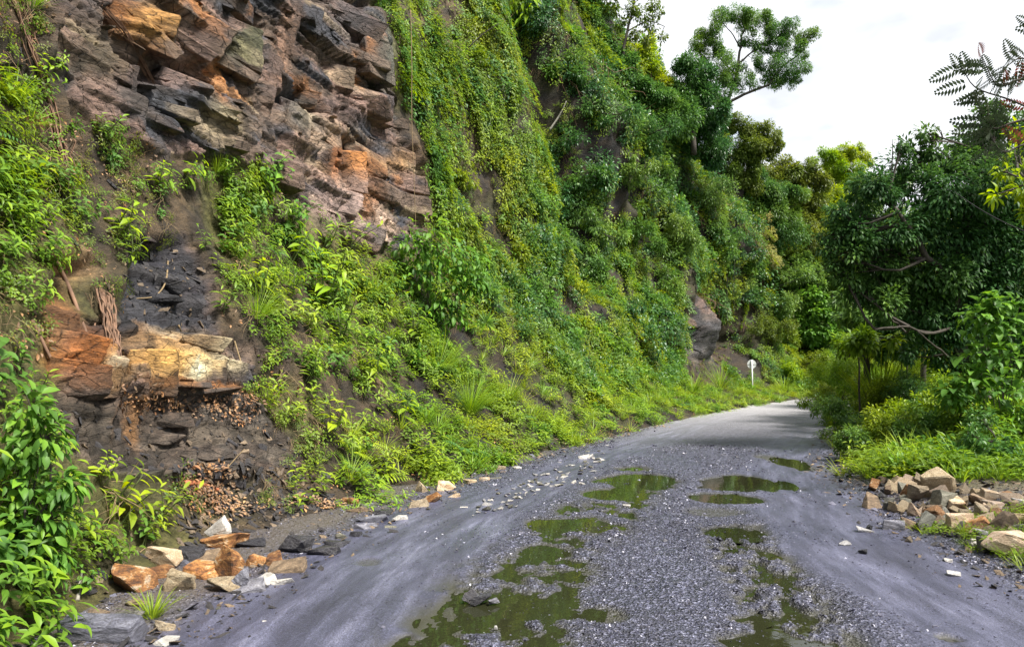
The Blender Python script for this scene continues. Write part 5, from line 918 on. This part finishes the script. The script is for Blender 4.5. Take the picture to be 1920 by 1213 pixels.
for a in [(150,655,90,56,'rust',.25), (160,705,110,60,'rust',.15), (208,698,56,66,'gold',.1), (255,700,36,56,'olv',.1), (292,694,74,70,'gold',.03), (349,698,56,62,'gold',.1), (402,700,56,48,'gold',.2), (450,700,48,48,'rose',.1), (330,640,190,26,'rust',.06), (290,622,110,22,'olv',.1), (385,742,130,14,'rust',-.02), (330,730,160,12,'rust',.03), (115,600,60,60,'brown',.3),
          (300,770,110,22,'dks',.05), (400,785,140,20,'dks',.08), (280,810,130,24,'dks',.05), (370,830,150,22,'dks',.1), (290,560,110,30,'coal',.1), (340,590,100,24,'coal',.15), (300,520,90,26,'coal',.12), (270,450,60,24,'dks',.1), (455,445,60,20,'dks',.12), (510,690,60,60,'olv',.2),
          (280,20,90,50,'rose',.45), (290,62,110,56,'tan',.35), (375,75,120,70,'rose',.25), (455,85,110,66,'olv',.2), (410,130,190,26,'dks',.22), (215,125,80,36,'tan',.2), (238,160,44,80,'rose',.2), (300,160,90,36,'rose',.35), (360,165,90,26,'rust',.25), (330,115,140,18,'coal',.25),
          (395,196,90,15,'tan',.12), (402,212,96,15,'tan',.1), (408,229,100,17,'cream',.1), (415,247,96,15,'tan',.1), (420,264,90,15,'tan',.12), (430,282,80,16,'olv',.12), (300,215,120,22,'dks',.2), (290,240,110,20,'slate',.18), (250,215,60,60,'olv',.15),
          (560,185,60,30,'olv',.1), (572,225,60,52,'cream',.35), (612,262,90,44,'cream',.45), (605,300,60,60,'rose',.3), (650,300,60,70,'rust',.05), (695,318,90,56,'rust',.25), (748,290,90,44,'rust',.15), (735,232,60,24,'rose',.1), (690,190,130,40,'rose',.15), (690,160,110,22,'dks',.15), (690,225,120,22,'dks',.12),
          (640,20,170,34,'dks',.12), (670,60,120,40,'dks',.15), (665,100,130,26,'slate',.12), (705,130,70,60,'dks',.15), (620,130,80,40,'olv',.2), (540,60,50,110,'rust',.5), (515,130,44,80,'rose',.3), (490,170,50,50,'tan',.2), (580,30,60,50,'olv',.3), (430,20,130,30,'dks',.25),
          (640,370,130,60,'rose',.5), (660,410,130,50,'rose',.5), (610,400,60,50,'rose',.5), (715,425,50,60,'cream',.5), (760,360,90,30,'dks',.15), (770,400,100,26,'rose',.1), (780,425,80,22,'rust',.12), (730,370,70,30,'tan',.25), (760,330,80,26,'dks',.15), (520,300,90,50,'olv',.4), (470,250,60,60,'dks',.4),
          (1300,600,44,20,'dks',.05), (1320,625,60,24,'dks',.05), (1305,655,40,14,"dks",.05), (955,240,26,30,'rose',.2)]:
    block(a[0], a[1], a[2], a[3], a[4], a[5] * (.8 if a[1] > 500 else .45))

# ------------------------------------------------------------------ standing plants with leaves one can pick out
LM = {}
def leafobj(key, mat, kind, L_, W_, droop=.3, fold=.2):
    if key not in LM: v, f, l = leaves([(0, 0, 0)], [(0, 0, 1)], [(-1, 0, 0)], L_, W_, kind, fold, droop); LM[key] = [mesh('leaf', v, f, mat, True, {'lr': ('FACE', 'FLOAT', l * 0 + q)}) for q in (.05, .3, .5, .65, .93)]
    return LM[key]
def put_leaf(root, me, p_, d, up, s_=1.0, name='leaf'):
    if isinstance(me, list): me = me[int(abs(p_[0] * 977 + p_[2] * 1713 + d[0] * 311)) % len(me)]
    z = Vector(d).normalized(); y = z.cross(Vector(up)); y = y.normalized() if y.length > 1e-4 else z.orthogonal().normalized(); x = y.cross(z)
    # mesh leaf grows along +Z with its upper side towards -X
    M = Matrix((( -x.x, y.x * -1, z.x), (-x.y, -y.y, z.y), (-x.z, -y.z, z.z))).to_4x4(); M = Matrix.Translation(p_) @ M @ Matrix.Scale(s_, 4); return new(name, me, root, M)
def herb_plant(seed, mat, kind, L_, W_, h, stems, n, key, tilt=.3, droop=.4):
    rq = R_(seed); root = bpy.data.objects.new('leafy_plant', None); root.empty_display_size = .1; C.objects.link(root); T = Tubes(); me = leafobj(key, mat, kind, L_, W_, droop)
    for q in range(stems):
        a = rq.rand() * 6.28; ln = .15 + .35 * rq.rand(); hq = h * (.7 + .4 * rq.rand()); b0 = Vector((rq.randn() * .02, rq.randn() * .02, 0)); pts = [b0 + Vector((math.cos(a) * ln * t * t * hq, math.sin(a) * ln * t * t * hq, hq * t)) for t in np.linspace(0, 1, 5)]
        T.add(pts, [.005, .0045, .004, .003, .0015], 4, False)
        for i in range(n):
            t = .3 + .7 * i / (n - 1); k = min(int(t * 4), 3); p_ = pts[k].lerp(pts[k + 1], t * 4 - k); b = i * 2.4 + rq.rand() * .5; tl = tilt + (t > .9) * .7; d = Vector((math.cos(b), math.sin(b), tl + rq.randn() * .15))
            put_leaf(root, me, p_, d, Vector((-math.cos(b) * tl, -math.sin(b) * tl, 1)), (.65 + .4 * rq.rand()) * (1.1 - .45 * t))
    new('stem', T.mesh('stem', STEM), root); return root
def copy_plant(root):
    r = root.copy(); C.objects.link(r)
    for ch in root.children: c_ = ch.copy(); C.objects.link(c_); c_.parent = r
    return r
K = {'lance': herb_plant(1, G['herb'], 'lance', .13, .034, .30, 3, 9, 'lance'), 'star': herb_plant(2, G['lime'], 'lance', .12, .04, .22, 3, 8, 'star', .15), 'oval': herb_plant(3, G['broad'], 'oval', .11, .062, .28, 3, 7, 'oval'), 'heart': herb_plant(4, G['broad'], 'heart', .11, .085, .30, 3, 7, 'heart', .1, .5), 'big': herb_plant(5, G['broad'], 'oval', .20, .095, .50, 3, 8, 'big', .2, .6)}
used = set()
def leafy(kind, px, py, size, label, group=None, lean=.45, cat='plant', name='leafy_plant'):
    """the foot of the plant at (px, py), about size photo pixels high"""
    r = K[kind] if kind not in used else copy_plant(K[kind]); used.add(kind); p_, n_ = surface(px, py); H_ = {'lance': .33, 'star': .26, 'oval': .32, 'heart': .34, 'big': .56}[kind]
    s_ = size * p_.y / F / H_; r.location = p_ - n_ * .01; z = (n_ * lean + Vector((0, 0, 1 - lean))).normalized(); q = z.to_track_quat('Z', 'Y') ; r.rotation_mode = 'QUATERNION'
    from mathutils import Quaternion
    r.rotation_quaternion = q @ Quaternion((0, 0, 1), px * .37 + py * .11); r.scale = (s_, s_, s_); return tag(r, label, cat, group)
gp = 'leafy plants rooted in the cliff slope'
for a in [('lance',95,1050,110,'narrow-leaved plant beside the tall corner plant'), ('oval',60,1180,90,'low oval-leaved plant at the very bottom corner'), ('heart',150,1115,60,'heart-leaved seedling above the long slate block'), ('heart',215,1200,36,'bright heart-leaved seedling touching the long slate block'),
   ('star',225,985,120,'bright bushy plant on the soil above the fallen stones, nearer the corner'), ('lance',300,985,110,'drooping-leaved plant beside the talus of dead leaves'), ('oval',270,1020,70,'round-leaved weed just above the cream slab'), ('star',190,900,70,'yellow-green plant on the dark soil bank'), ('lance',130,1000,90,'lance-leaved plant between the corner plant and the fallen stones'),
   ('star',610,810,80,'star-leaved plant hanging over the dark talus'), ('lance',575,715,70,'lance-leaved plant beside the dark soil notch'), ('lance',420,590,80,'big-leaved seedling above the cream rock band'), ('star',600,560,110,'bright leafy plant in the middle of the green diagonal'), ('lance',540,560,90,'lance-leaved plant on the lip of the coaly scar'), ('star',480,550,80,'yellow-green plant on the lip of the coaly scar'), ('lance',640,640,100,'leafy plant below the large-leaved shrub'),
   ('heart',480,380,90,'round-leaved climber at the foot of the upper rock face'), ('heart',540,440,80,'pale heart-leaved climber just under the pinkish rock'), ('oval',500,345,80,'broad-leaved sapling tip against the grey rock'), ('lance',610,470,90,'upright light plant beside the orange rock foot'), ('lance',655,480,90,'upright light plant nearest the large-leaved shrub'), ('star',560,500,90,'bushy plant under the heart-leaved climber'),
   ('lance',190,270,80,'weeping plant on the dark soil ledge under the brown rock'), ('star',215,440,90,'bushy plant hanging over the black hollow'), ('lance',235,500,90,'drooping plant beneath the bushy one over the black hollow'), ('star',75,150,60,'little yellow plant on the bare earth by the brown roots'), ('star',105,130,40,'tiny yellow sprig reaching over bare earth'), ('lance',60,200,80,'grassy-leaved plant beside the black hole'), ('oval',120,260,60,'small fern-like plant on the soil rib'),
   ('lance',30,400,110,'tall willow-leaved plant at the picture edge'), ('lance',80,430,90,'willow-leaved plant next to the one at the picture edge'), ('lance',20,480,85,'lower willow-leaved plant at the picture edge'), ('star',300,360,70,'small bright plant on the leaf-strewn ledge'), ('star',350,350,70,'leafy plant on the ledge beside the grass tuft'), ('oval',410,340,60,'plant with pointed leaves under the stepped buff rock'), ('lance',380,470,50,'slender plant above the black shale'),
   ('lance',60,760,90,'leafy plant beside the rust-orange rock'), ('oval',30,700,80,'pale trailing plant at the edge below the soil rib'), ('oval',70,850,100,'oval-leaved plant above the broad-leaved corner plant'), ('star',700,720,80,'bright plant on the lower green slope'), ('lance',770,640,90,'leafy plant at the foot of the large-leaved shrub'), ('oval',680,860,60,'low bright plant over the dead leaves'), ('star',730,900,50,'bright plant by the stone standing on edge'), ('star',760,800,80,'bright green plant above the roadside stones')]:
    leafy(*a, group=gp)
gv = 'leafy plants on the valley verge'
for a in [('heart',1850,800,210,'tall large-leaved plant with pale heart leaves beside the picture edge'), ('big',1830,720,140,'upright large-leaved plant in front of the pale trunk'), ('heart',1900,850,140,'large-leaved plant low at the picture edge'), ('star',1815,800,60,'bright star-leaved plant in the verge herbs'), ('star',1655,785,40,'bright star-leaved plant beside the cane grass'), ('big',1870,870,90,'dark leafy plant behind the stone heap'), ('lance',1790,700,60,'light lance-leaved plant under the dark tree'), ('star',1880,740,110,'leafy plant in front of the broadest-leaved bush'), ('oval',1775,880,50,'low leafy plant behind the pointed stone')]:
    leafy(*a, group=gv, lean=0)
def leaf_shrub(label, cat, px, py, lobes, mat, kind, L_, W_, n, key, seed, off=.3, name='large_leaved_shrub'):
    p_, n_ = surface(px, py); rq = R_(seed); root = empty(name, p_, label, cat); me = leafobj(key, mat, kind, L_, W_, .45); T = Tubes(); D = p_.y
    for (x, y, r) in lobes:
        c_ = at(x, y, D) + n_ * off - p_; R0 = r * D / F
        T.add(polyline([Vector((0, 0, 0)), c_ * .5 + Vector(rq.randn(3)) * .08, c_], 6), [.012, .010, .008, .007, .005, .003], 5, False)
        for q in range(n // len(lobes)):
            o_ = Vector(nrm(rq.randn(3))); o_ = o_ - n_ * min(0, 2 * o_.dot(n_)); pp = c_ + o_ * R0 * (.35 + .65 * rq.rand()); d = o_ * .7 + n_ * .3 + Vector((0, 0, -.55)) + Vector(rq.randn(3)) * .2; put_leaf(root, me, pp, d, n_ * .5 + Vector((0, 0, 1)) + Vector(rq.randn(3)) * .25, .65 + .5 * rq.rand())
            if q % 5 == 0: T.add([c_, (c_ + pp) / 2, pp], [.006, .004, .002], 3, False)
    new('stem', T.mesh('stem', BARK), root)
    pr_ = []
    for (x, y, r) in lobes:
        c_ = at(x, y, D) + n_ * off * .75 - p_; R0 = r * D / F; q_ = 70; o_ = nrm(rq.randn(q_, 3)); P_ = np.array(c_) + o_ * R0 * (.3 + .9 * rq.rand(q_, 1)); d_ = o_ * .6 + np.array(n_) * .3 + rq.randn(q_, 3) * .3; d_[:, 2] -= .5
        pr_.append(leaves(P_, d_, np.tile(np.array(n_) * .5 + [0, 0, 1], (q_, 1)) + rq.randn(q_, 3) * .3, L_ * (.5 + .5 * rq.rand(q_)), W_ * (.5 + .5 * rq.rand(q_)), kind, .2, .4))
    lm_ = new('leaf_mass', leafmesh('leaf_mass', pr_, mat), root); lm_['kind'] = 'stuff'; return root
leaf_shrub('large dark shrub with big drooping leaves in the middle of the slope', 'shrub', 800, 600, [(770,470,40),(800,500,42),(840,510,34),(760,510,34),(740,540,30),(790,560,40),(830,560,36),(780,600,30),(850,550,24),(735,480,26),(810,610,26)], G['broad'], 'oval', .21, .10, 299, 'shrub_leaf', 71, .6)
leaf_shrub('glossy broad-leaved shrub beside the lower slope, above the ferns', 'shrub', 1190, 640, [(1165,590,26),(1200,600,30),(1230,620,24),(1180,620,26),(1215,650,22)], G['deep'], 'oval', .20, .10, 110, 'shrub_leaf2', 72, .5)
leaf_shrub('wide light-leaved sapling leaning out at the top of the cliff', 'plant', 950, 60, [(925,10,26),(960,5,30),(990,20,26),(1000,45,18),(940,35,20)], G['lime'], 'lance', .62, .17, 60, 'top_leaf', 73, .5, 'broadleaf_sapling')
leaf_shrub('round-leaved creeper draped over the far recess', 'creeper', 1430, 560, [(1400,540,24),(1425,520,24),(1440,560,24),(1380,560,18),(1410,580,20)], G['deep'], 'heart', .26, .2, 90, 'far_heart', 74, .5, 'heart_leaved_creeper')
leaf_shrub('tall broad-leaved bush filling the lower corner of the slope', 'bush', 45, 1060, [(10,860,42),(55,830,42),(20,930,50),(65,985,42),(10,1010,50),(95,920,30),(30,780,36),(60,1060,40),(5,1090,40)], G['broad'], 'oval', .105, .052, 295, 'corner_leaf', 75, .10, 'broadleaf_bush')
leaf_shrub('large heart-leaved bush at the picture edge behind the stone heap', 'bush', 1880, 860, [(1840,620,34),(1880,640,36),(1850,690,40),(1905,700,40),(1825,740,30),(1880,760,45),(1912,600,30),(1865,590,22),(1845,810,34),(1905,820,40),(1790,760,26)], G['broad'], 'heart', .17, .12, 299, 'edge_leaf', 76, .2, 'heart_leaved_bush')
# fan palms: each leaf a stalk with its rays
def fan_palm(px, py, label, fans, mat):
    p_, n_ = hit(px, py); root = empty('fan_palm', p_, label, 'palm', 'small fan palms on the slope'); D = p_.y
    for (x, y, r, a0, a1) in fans:
        c_ = at(x, y, D - .35) - p_; R0 = r * D / F; T = Tubes(); T.add(polyline([Vector((0, 0, 0)), c_ * .5 + Vector((0, 0, .08)), c_], 5), .008, 4, False); st = new('leaf', T.mesh('leaf', STEM), root)
        v = Vector((0, 0, CAMZ)) - at(x, y, D); v.normalize(); ax = Vector((v.y, -v.x, 0)).normalized() * -1; up = Vector((0, 0, 1)); n = 17; f_ = (v * .55 + Vector((0, 0, .35)))
        for i in range(n):
            a = math.radians(a0 + (a1 - a0) * i / (n - 1)); d = ax * math.cos(a) + up * math.sin(a) + f_ * .25; me = leafobj('ray%d' % (mat is G['lime']), mat, 'blade', .5, .075, .25, .3); put_leaf(st, me, c_, d, f_, R0 / .5 * (.85 + .15 * math.sin(i * 2.1)), 'leaflet')
fan_palm(1045, 520, 'upper fan palm with an upright bright green fan', [(1030,500,36,15,120), (1045,505,26,-40,60)], G['lime'])
fan_palm(915, 640, 'lower fan palm with a wide dark fan on the grassy slope', [(912,605,28,-60,240)], G['broad'])
fan_palm(1030, 600, 'small shaded fan palm with pale hanging fans, between the other two', [(1030,562,16,200,340), (1018,552,14,180,300)], G['yellow'])
# cane grass on the verge and tufts on the cliff
def grass_tuft(px, py, h, n, label, mat, seed, w=.03, arch=.5, grp=None, name='grass_tuft', lean=0.0):
    p_, n_ = surface(px, py); rq = R_(seed); H_ = h * p_.y / F; a = rq.rand(n) * 6.28; t = .05 + arch * rq.rand(n); r = H_ * .12 * rq.rand(n); base = np.stack([r * np.cos(a), r * np.sin(a), 0 * a], 1)
    d = np.stack([np.cos(a) * t, np.sin(a) * t, 1 - .9 * lean + 0 * a], 1) + np.array(n_) * lean; up = np.stack([-np.cos(a), -np.sin(a), t], 1)
    v, f, l = leaves(base, d, up, H_ * (.55 + .6 * rq.rand(n)), w * (.6 + .6 * rq.rand(n)), 'blade', .12, .30); l = np.repeat(rq.rand(n), len(f) // n); o = new(name, mesh('blades', v, f, mat, True, {'lr': ('FACE', 'FLOAT', l)})); o.location = p_; return tag(o, label, 'grass', grp)
grass_tuft(1650, 790, 160, 170, 'tall cane-like grass clump standing above the verge', G['lime'], 81, .026, .5); grass_tuft(1690, 780, 130, 70, 'shorter cane grass clump beside the tall one', G['grass'], 82, .024, .5); grass_tuft(1560, 800, 90, 60, 'loose dark grass leaning over the road end', G['grass'], 88, .02, .6)
for a in [(880,780,90,300,'big mound of arching grass on the lower slope',83,.009), (820,700,90,150,'arching grass tuft beside the large-leaved shrub',84,.008), (25,200,90,90,'pale arching grass tuft beside the black hole',85,.009), (405,330,60,70,'grass tuft on the ledge below the buff rock steps',86,.008), (480,600,90,120,'straw-tinged grass hanging at the lip of the coaly scar',87,.007), (285,1165,66,70,'blue-green grass tuft in front of the fallen stones',89,.010), (60,20,80,80,'yellowed grass hanging at the top corner of the earth bank',90,.008),
          (1350,730,60,120,'tall grass behind the verge of the round sign',91,.02), (1300,740,50,110,'tall grass on the bank before the round sign',92,.02), (700,560,60,90,'grass tuft in the green diagonal under the orange rock',93,.010), (1470,735,40,90,'dark grass tuft past the round sign',94,.02), (950,760,70,120,'soft grass tuft lower on the fern slope',95,.012)]:
    grass_tuft(a[0], a[1], a[2], a[3], a[4], G['grass'], a[5], a[6], .9, 'grass tufts on the cliff slope', lean=.45)
# hanging vines, roots and sticks
def strand(name, label, cat, px_pts, r, mat, D=None, off=.25, group=None, leafy_=None, seed=1, sub='leaf'):
    pts = []
    for (x, y) in px_pts:
        p_, n_ = hit(x, y); dd = (p_ + n_ * off).y if D is None else D; pts.append(at(x, y, dd))
    if D is None: dm = sorted(p.y for p in pts)[len(pts) // 2]; pts = [at(x, y, dm - .1 * i / len(px_pts)) if abs(p.y - dm) > 1.2 else p for i, ((x, y), p) in enumerate(zip(px_pts, pts))]
    pl = polyline(pts, 6 * len(pts)); root = empty(name, pl[0], label, cat, group); T = Tubes(); rqq = R_(int(r * 9999) + seed)
    if r >= .03 and cat == 'root':
        for q in range(26):
            o_ = Vector(rqq.randn(3)) * r * 1.1; m_ = int(len(pl) * rqq.uniform(.3, 1)); i0 = rqq.randint(0, max(1, len(pl) - m_)); T.add([p - pl[0] + o_ * (1 - .5 * j / m_) + Vector(rqq.randn(3)) * r * .12 for j, p in enumerate(pl[i0:i0 + m_])], [r * .2 * (1 - .8 * j / m_) for j in range(m_)], 4, False)
        r = r * .5
    T.add([p - pl[0] for p in pl], [r * (1 - .5 * i / len(pl)) for i in range(len(pl))], 5); new('stem', T.mesh('stem', mat), root)
    if leafy_:
        rq = R_(seed); me, n = leafy_
        for q in range(n): p_ = pl[int((len(pl) - 1) * (.1 + .9 * q / n))] - pl[0]; put_leaf(root, me, p_, Vector(((-1) ** q * .8, -.5, -.35 + rq.randn() * .2)), Vector((0, -.5, 1)), .8 + .3 * rq.rand())
    return root
strand('hanging_vine', 'long thin yellowish vine hanging straight down the edge of the rock face', 'vine', [(770,20),(772,120),(772,220),(776,330),(780,440)], .012, STRAW, 17.5)
strand('hanging_vine', 'thin vine hanging in front of the dark recess, nearest the sign', 'vine', [(1363,520),(1364,600),(1372,690)], .012, BARK, 41)
strand('hanging_vine', 'thin bare vine falling beside the white-leaved one', 'vine', [(1378,480),(1376,560),(1384,650)], .012, BARK, 41)
strand('flowering_vine', 'vine set with pale whitish leaves hanging in the dark recess', 'vine', [(1362,592),(1376,615),(1388,640),(1397,662)], .01, BARK, 41, leafy_=(leafobj('white', G['pale'], 'oval', .10, .06), 22))
strand('flowering_vine', 'shorter pale-leaved vine beside the longer one in the recess', 'vine', [(1364,615),(1366,640),(1378,668)], .01, BARK, 41, leafy_=(leafobj('white', G['pale'], 'oval', .10, .06), 14))
strand('bare_branch', 'bare slanting branch across the dark gully', 'branch', [(1030,245),(1050,215),(1062,190)], .05, PBARK, 31)
strand('bare_branch', 'dark twig crossing high over the creeper curtain', 'branch', [(878,90),(905,65),(935,45)], .02, BARK, 20)
for a in [([(25,0),(60,90),(95,200),(120,300),(135,330)],.05,'broad brown root rib running down the upper earth bank'), ([(190,545),(205,620),(218,690),(226,760)],.06,'thick fibrous earth rib between the two orange rock pockets'), ([(95,470),(130,540),(160,620),(190,700)],.025,'long thin root on the rusty soil slope'), ([(60,600),(100,680),(140,740)],.018,'pale root at the edge of the rusty soil'), ([(315,490),(310,530),(290,555),(255,560)],.012,'looping thin root on the black shale'),
          ([(335,610),(345,640),(325,660),(318,690)],.012,'curled root hanging on the yellow rock band'), ([(440,640),(455,690),(470,740),(480,770)],.011,'straight stalk hanging past the cream end of the rock band'), ([(40,0),(50,40),(70,80)],.03,'short brown root rib in the top corner'), ([(190,10),(240,70),(290,160),(330,230)],.03,'long mossy root line slanting over the brown rock')]:
    strand('exposed_root', a[2], 'root', a[0], a[1], ROOT if a[1] > .012 else STRAW, None, .02 if a[1] < .03 else -.01, 'roots hanging on the earth bank')
strand('stick', 'long pale stick lying between the bottom weeds and the road', 'stick', [(225,1185),(300,1158),(360,1140),(408,1124)], .016, PBARK, None, .05)
strand('branch', 'stout orange broken branch lying on the talus of dead leaves', 'branch', [(346,906),(372,906),(396,914),(414,920)], .035, plain_mat('fresh_wood', (.38, .13, .06), .7), None, .04)
strand('stick', 'thin stick leaning over the weeds behind the cream slab', 'stick', [(230,1058),(262,1035),(292,1012)], .008, STRAW, None, .12)
strand('stick', 'pale crooked stick standing in the weeds at the bottom corner', 'stick', [(145,1125),(150,1090),(155,1060)], .014, PBARK, None, .1)
strand('stick', 'short twig poking up on the dark talus', 'stick', [(425,878),(450,850),(475,825)], .006, STRAW, None, .06)
strand('stick', 'dry stick slanting down to the roadside stones', 'stick', [(640,950),(656,966),(668,976)], .012, STRAW, None, .05)
# big rusty dead leaves on the talus
dm = leafobj('dead', DRY, 'oval', .13, .06, .5, .5)
for x, y in [(375,895),(352,898),(408,925),(400,955),(436,935),(518,660),(545,650),(555,730),(342,535),(360,880),(455,895),(385,880)]:
    p_, n_ = surface(x, y); o = put_leaf(None, dm, p_ + n_ * .02, Vector((math.sin(x), math.cos(x), .25)), n_, .6 + (x % 7) / 16, 'dead_leaf'); tag(o, 'curled rust-brown dead leaf lying on the talus', 'leaf', 'big dead leaves on the talus')
# ------------------------------------------------------------------ round road sign seen from behind
sb, _ = surface(1411, 738); sb = at(1411, 737, 39.5); sg = empty('road_sign', sb, 'round road sign on a white post seen from behind beside the far bend', 'sign')
ALU = plain_mat('sign_back_metal', (.62, .64, .62), .45, .3, .06); WP = plain_mat('white_post_paint', (.72, .73, .72), .5, 0, .08)
k = 39.5 / F; T = Tubes(); T.add([(0, 0, -.3), (0, 0, 62 * k)], .038, 8); new('post', T.mesh('post', WP), sg)
def disc(name, r, th, mat, z, y, n=40):
    V = [(r * math.cos(2 * math.pi * i / n), yy, z + r * math.sin(2 * math.pi * i / n)) for yy in (y, y + th) for i in range(n)]; Fc = [tuple(range(n)), tuple(range(n, 2 * n))[::-1]] + [(i, i + n, (i + 1) % n + n, (i + 1) % n) for i in range(n)]
    return new(name, mesh(name, V, Fc, mat), sg)
pl_ = disc('sign_plate', 8.4 * k, .006, ALU, 54 * k, .045)
def box(name, mat, par, x0, x1, y0, y1, z0, z1):
    V = [(x, y, z) for x in (x0, x1) for y in (y0, y1) for z in (z0, z1)]; return new(name, mesh(name, V, [(0,1,3,2),(4,6,7,5),(0,4,5,1),(2,3,7,6),(0,2,6,4),(1,5,7,3)], mat), par)
DK = plain_mat('bracket_steel', (.22, .22, .20), .6); box('bracket', DK, sg, -8 * k, 8 * k, .036, .0445, 52.6 * k, 53.8 * k)
for zz in (53.2,): box('bolt', DK, sg, -.012, .012, -.05, -.037, (zz - .3) * k, (zz + .3) * k)
# ------------------------------------------------------------------ overhead cables
CAB = plain_mat('cable_black', (.03, .03, .03), .9, spec=.1)
for lab, A, B, sag in [('thin dark cable strung from the cliff to the dark tree', at(1225,592,37), at(1610,478,24), .35), ('thin cable in front of the dark tree, dropping towards the picture edge', at(1790,360,13.4), at(1990,455,11), .12)]:
    T = Tubes(); T.add([A.lerp(B, t) - A - Vector((0, 0, sag * 4 * t * (1 - t))) for t in np.linspace(0, 1, 20)], .010, 4); o = new('cable', T.mesh('cable', CAB)); o.location = A; tag(o, lab, 'cable')
# ------------------------------------------------------------------ feathery tree reaching in from outside the frame
def frond_mesh(mat, seed):
    T_ = []; n = 9; t = np.linspace(.15, 1, n); P = np.stack([.0 * t, .02 * t, .34 * t], 1)
    for sg_ in (-1, 1): T_.append(leaves(P, np.tile([sg_ * 1., 0, .45], (n, 1)), np.tile([0, -1., 0], (n, 1)), .10 * np.sin(np.pi * (.2 + .7 * t)), .034, 'tiny', .15, .25))
    return leafmesh('frond', T_, mat)
FR = [frond_mesh(leaf_mat('dusky_frond', (.07, .09, .05), (.05, .08, .04), (.10, .12, .04), tr=.3), 1), frond_mesh(leaf_mat('red_frond', (.30, .06, .04), (.2, .08, .04), (.10, .12, .04), tr=.3), 1)]
rq = R_(91); b = down(Vector((7.4, 6.6, 0))); root = empty('feathery_tree', b, 'feather-leaved tree reaching its twigs in from beyond the picture edge, against the sky', 'tree'); T = Tubes()
trunk = polyline([b, at(2110, 600, 6.6), at(2080, 320, 6.4), at(2060, 150, 6.4)], 16); T.add([p - b for p in trunk], [.09 - .004 * i for i in range(16)], 7)
for pts in [[(2070,300),(1980,230),(1900,190),(1830,165),(1803,125)], [(1960,215),(1900,230),(1860,240),(1850,190)], [(2065,200),(1980,150),(1920,110),(1880,130)], [(2070,340),(1990,300),(1930,270),(1880,285),(1850,240)], [(1950,150),(1910,150),(1870,160),(1842,108)], [(2060,120),(1990,60),(1940,50)]]:
    pl = polyline([at(x, y, 6.3) for x, y in pts], 18); T.add([p - b for p in pl], [.014 - .0006 * i for i in range(18)], 4, False)
    for q in range(15): 
        i = min(17, 4 + q); dr = Vector((-.6 + rq.randn() * .5, -.2 + rq.randn() * .5, rq.randn() * .55)); put_leaf(root, FR[1 if rq.rand() < .07 else 0], pl[i] - b, dr, Vector((0, -.8, 1)), .5 + .35 * rq.rand(), 'frond')
new('trunk', T.mesh('trunk', BARK), root)
b = down(Vector((9.6, 9.2, 0)))
plant('small_tree', 'yellow-green young tree at the picture edge, in front of the dark tree crown', 'tree', b, [([b, at(2080,520,9.2), at(2010,400,9.2), at(1930,340,9.2)], .05)], cl(9.2, (1880,320,20,.4), (1905,290,22,.6), (1925,350,34), (1870,365,18), (1960,390,40), (1990,340,50), (1900,260,16,.8), (1915,240,12)), G['lime'], (.13,.05), 260, 'lance', seed=51)
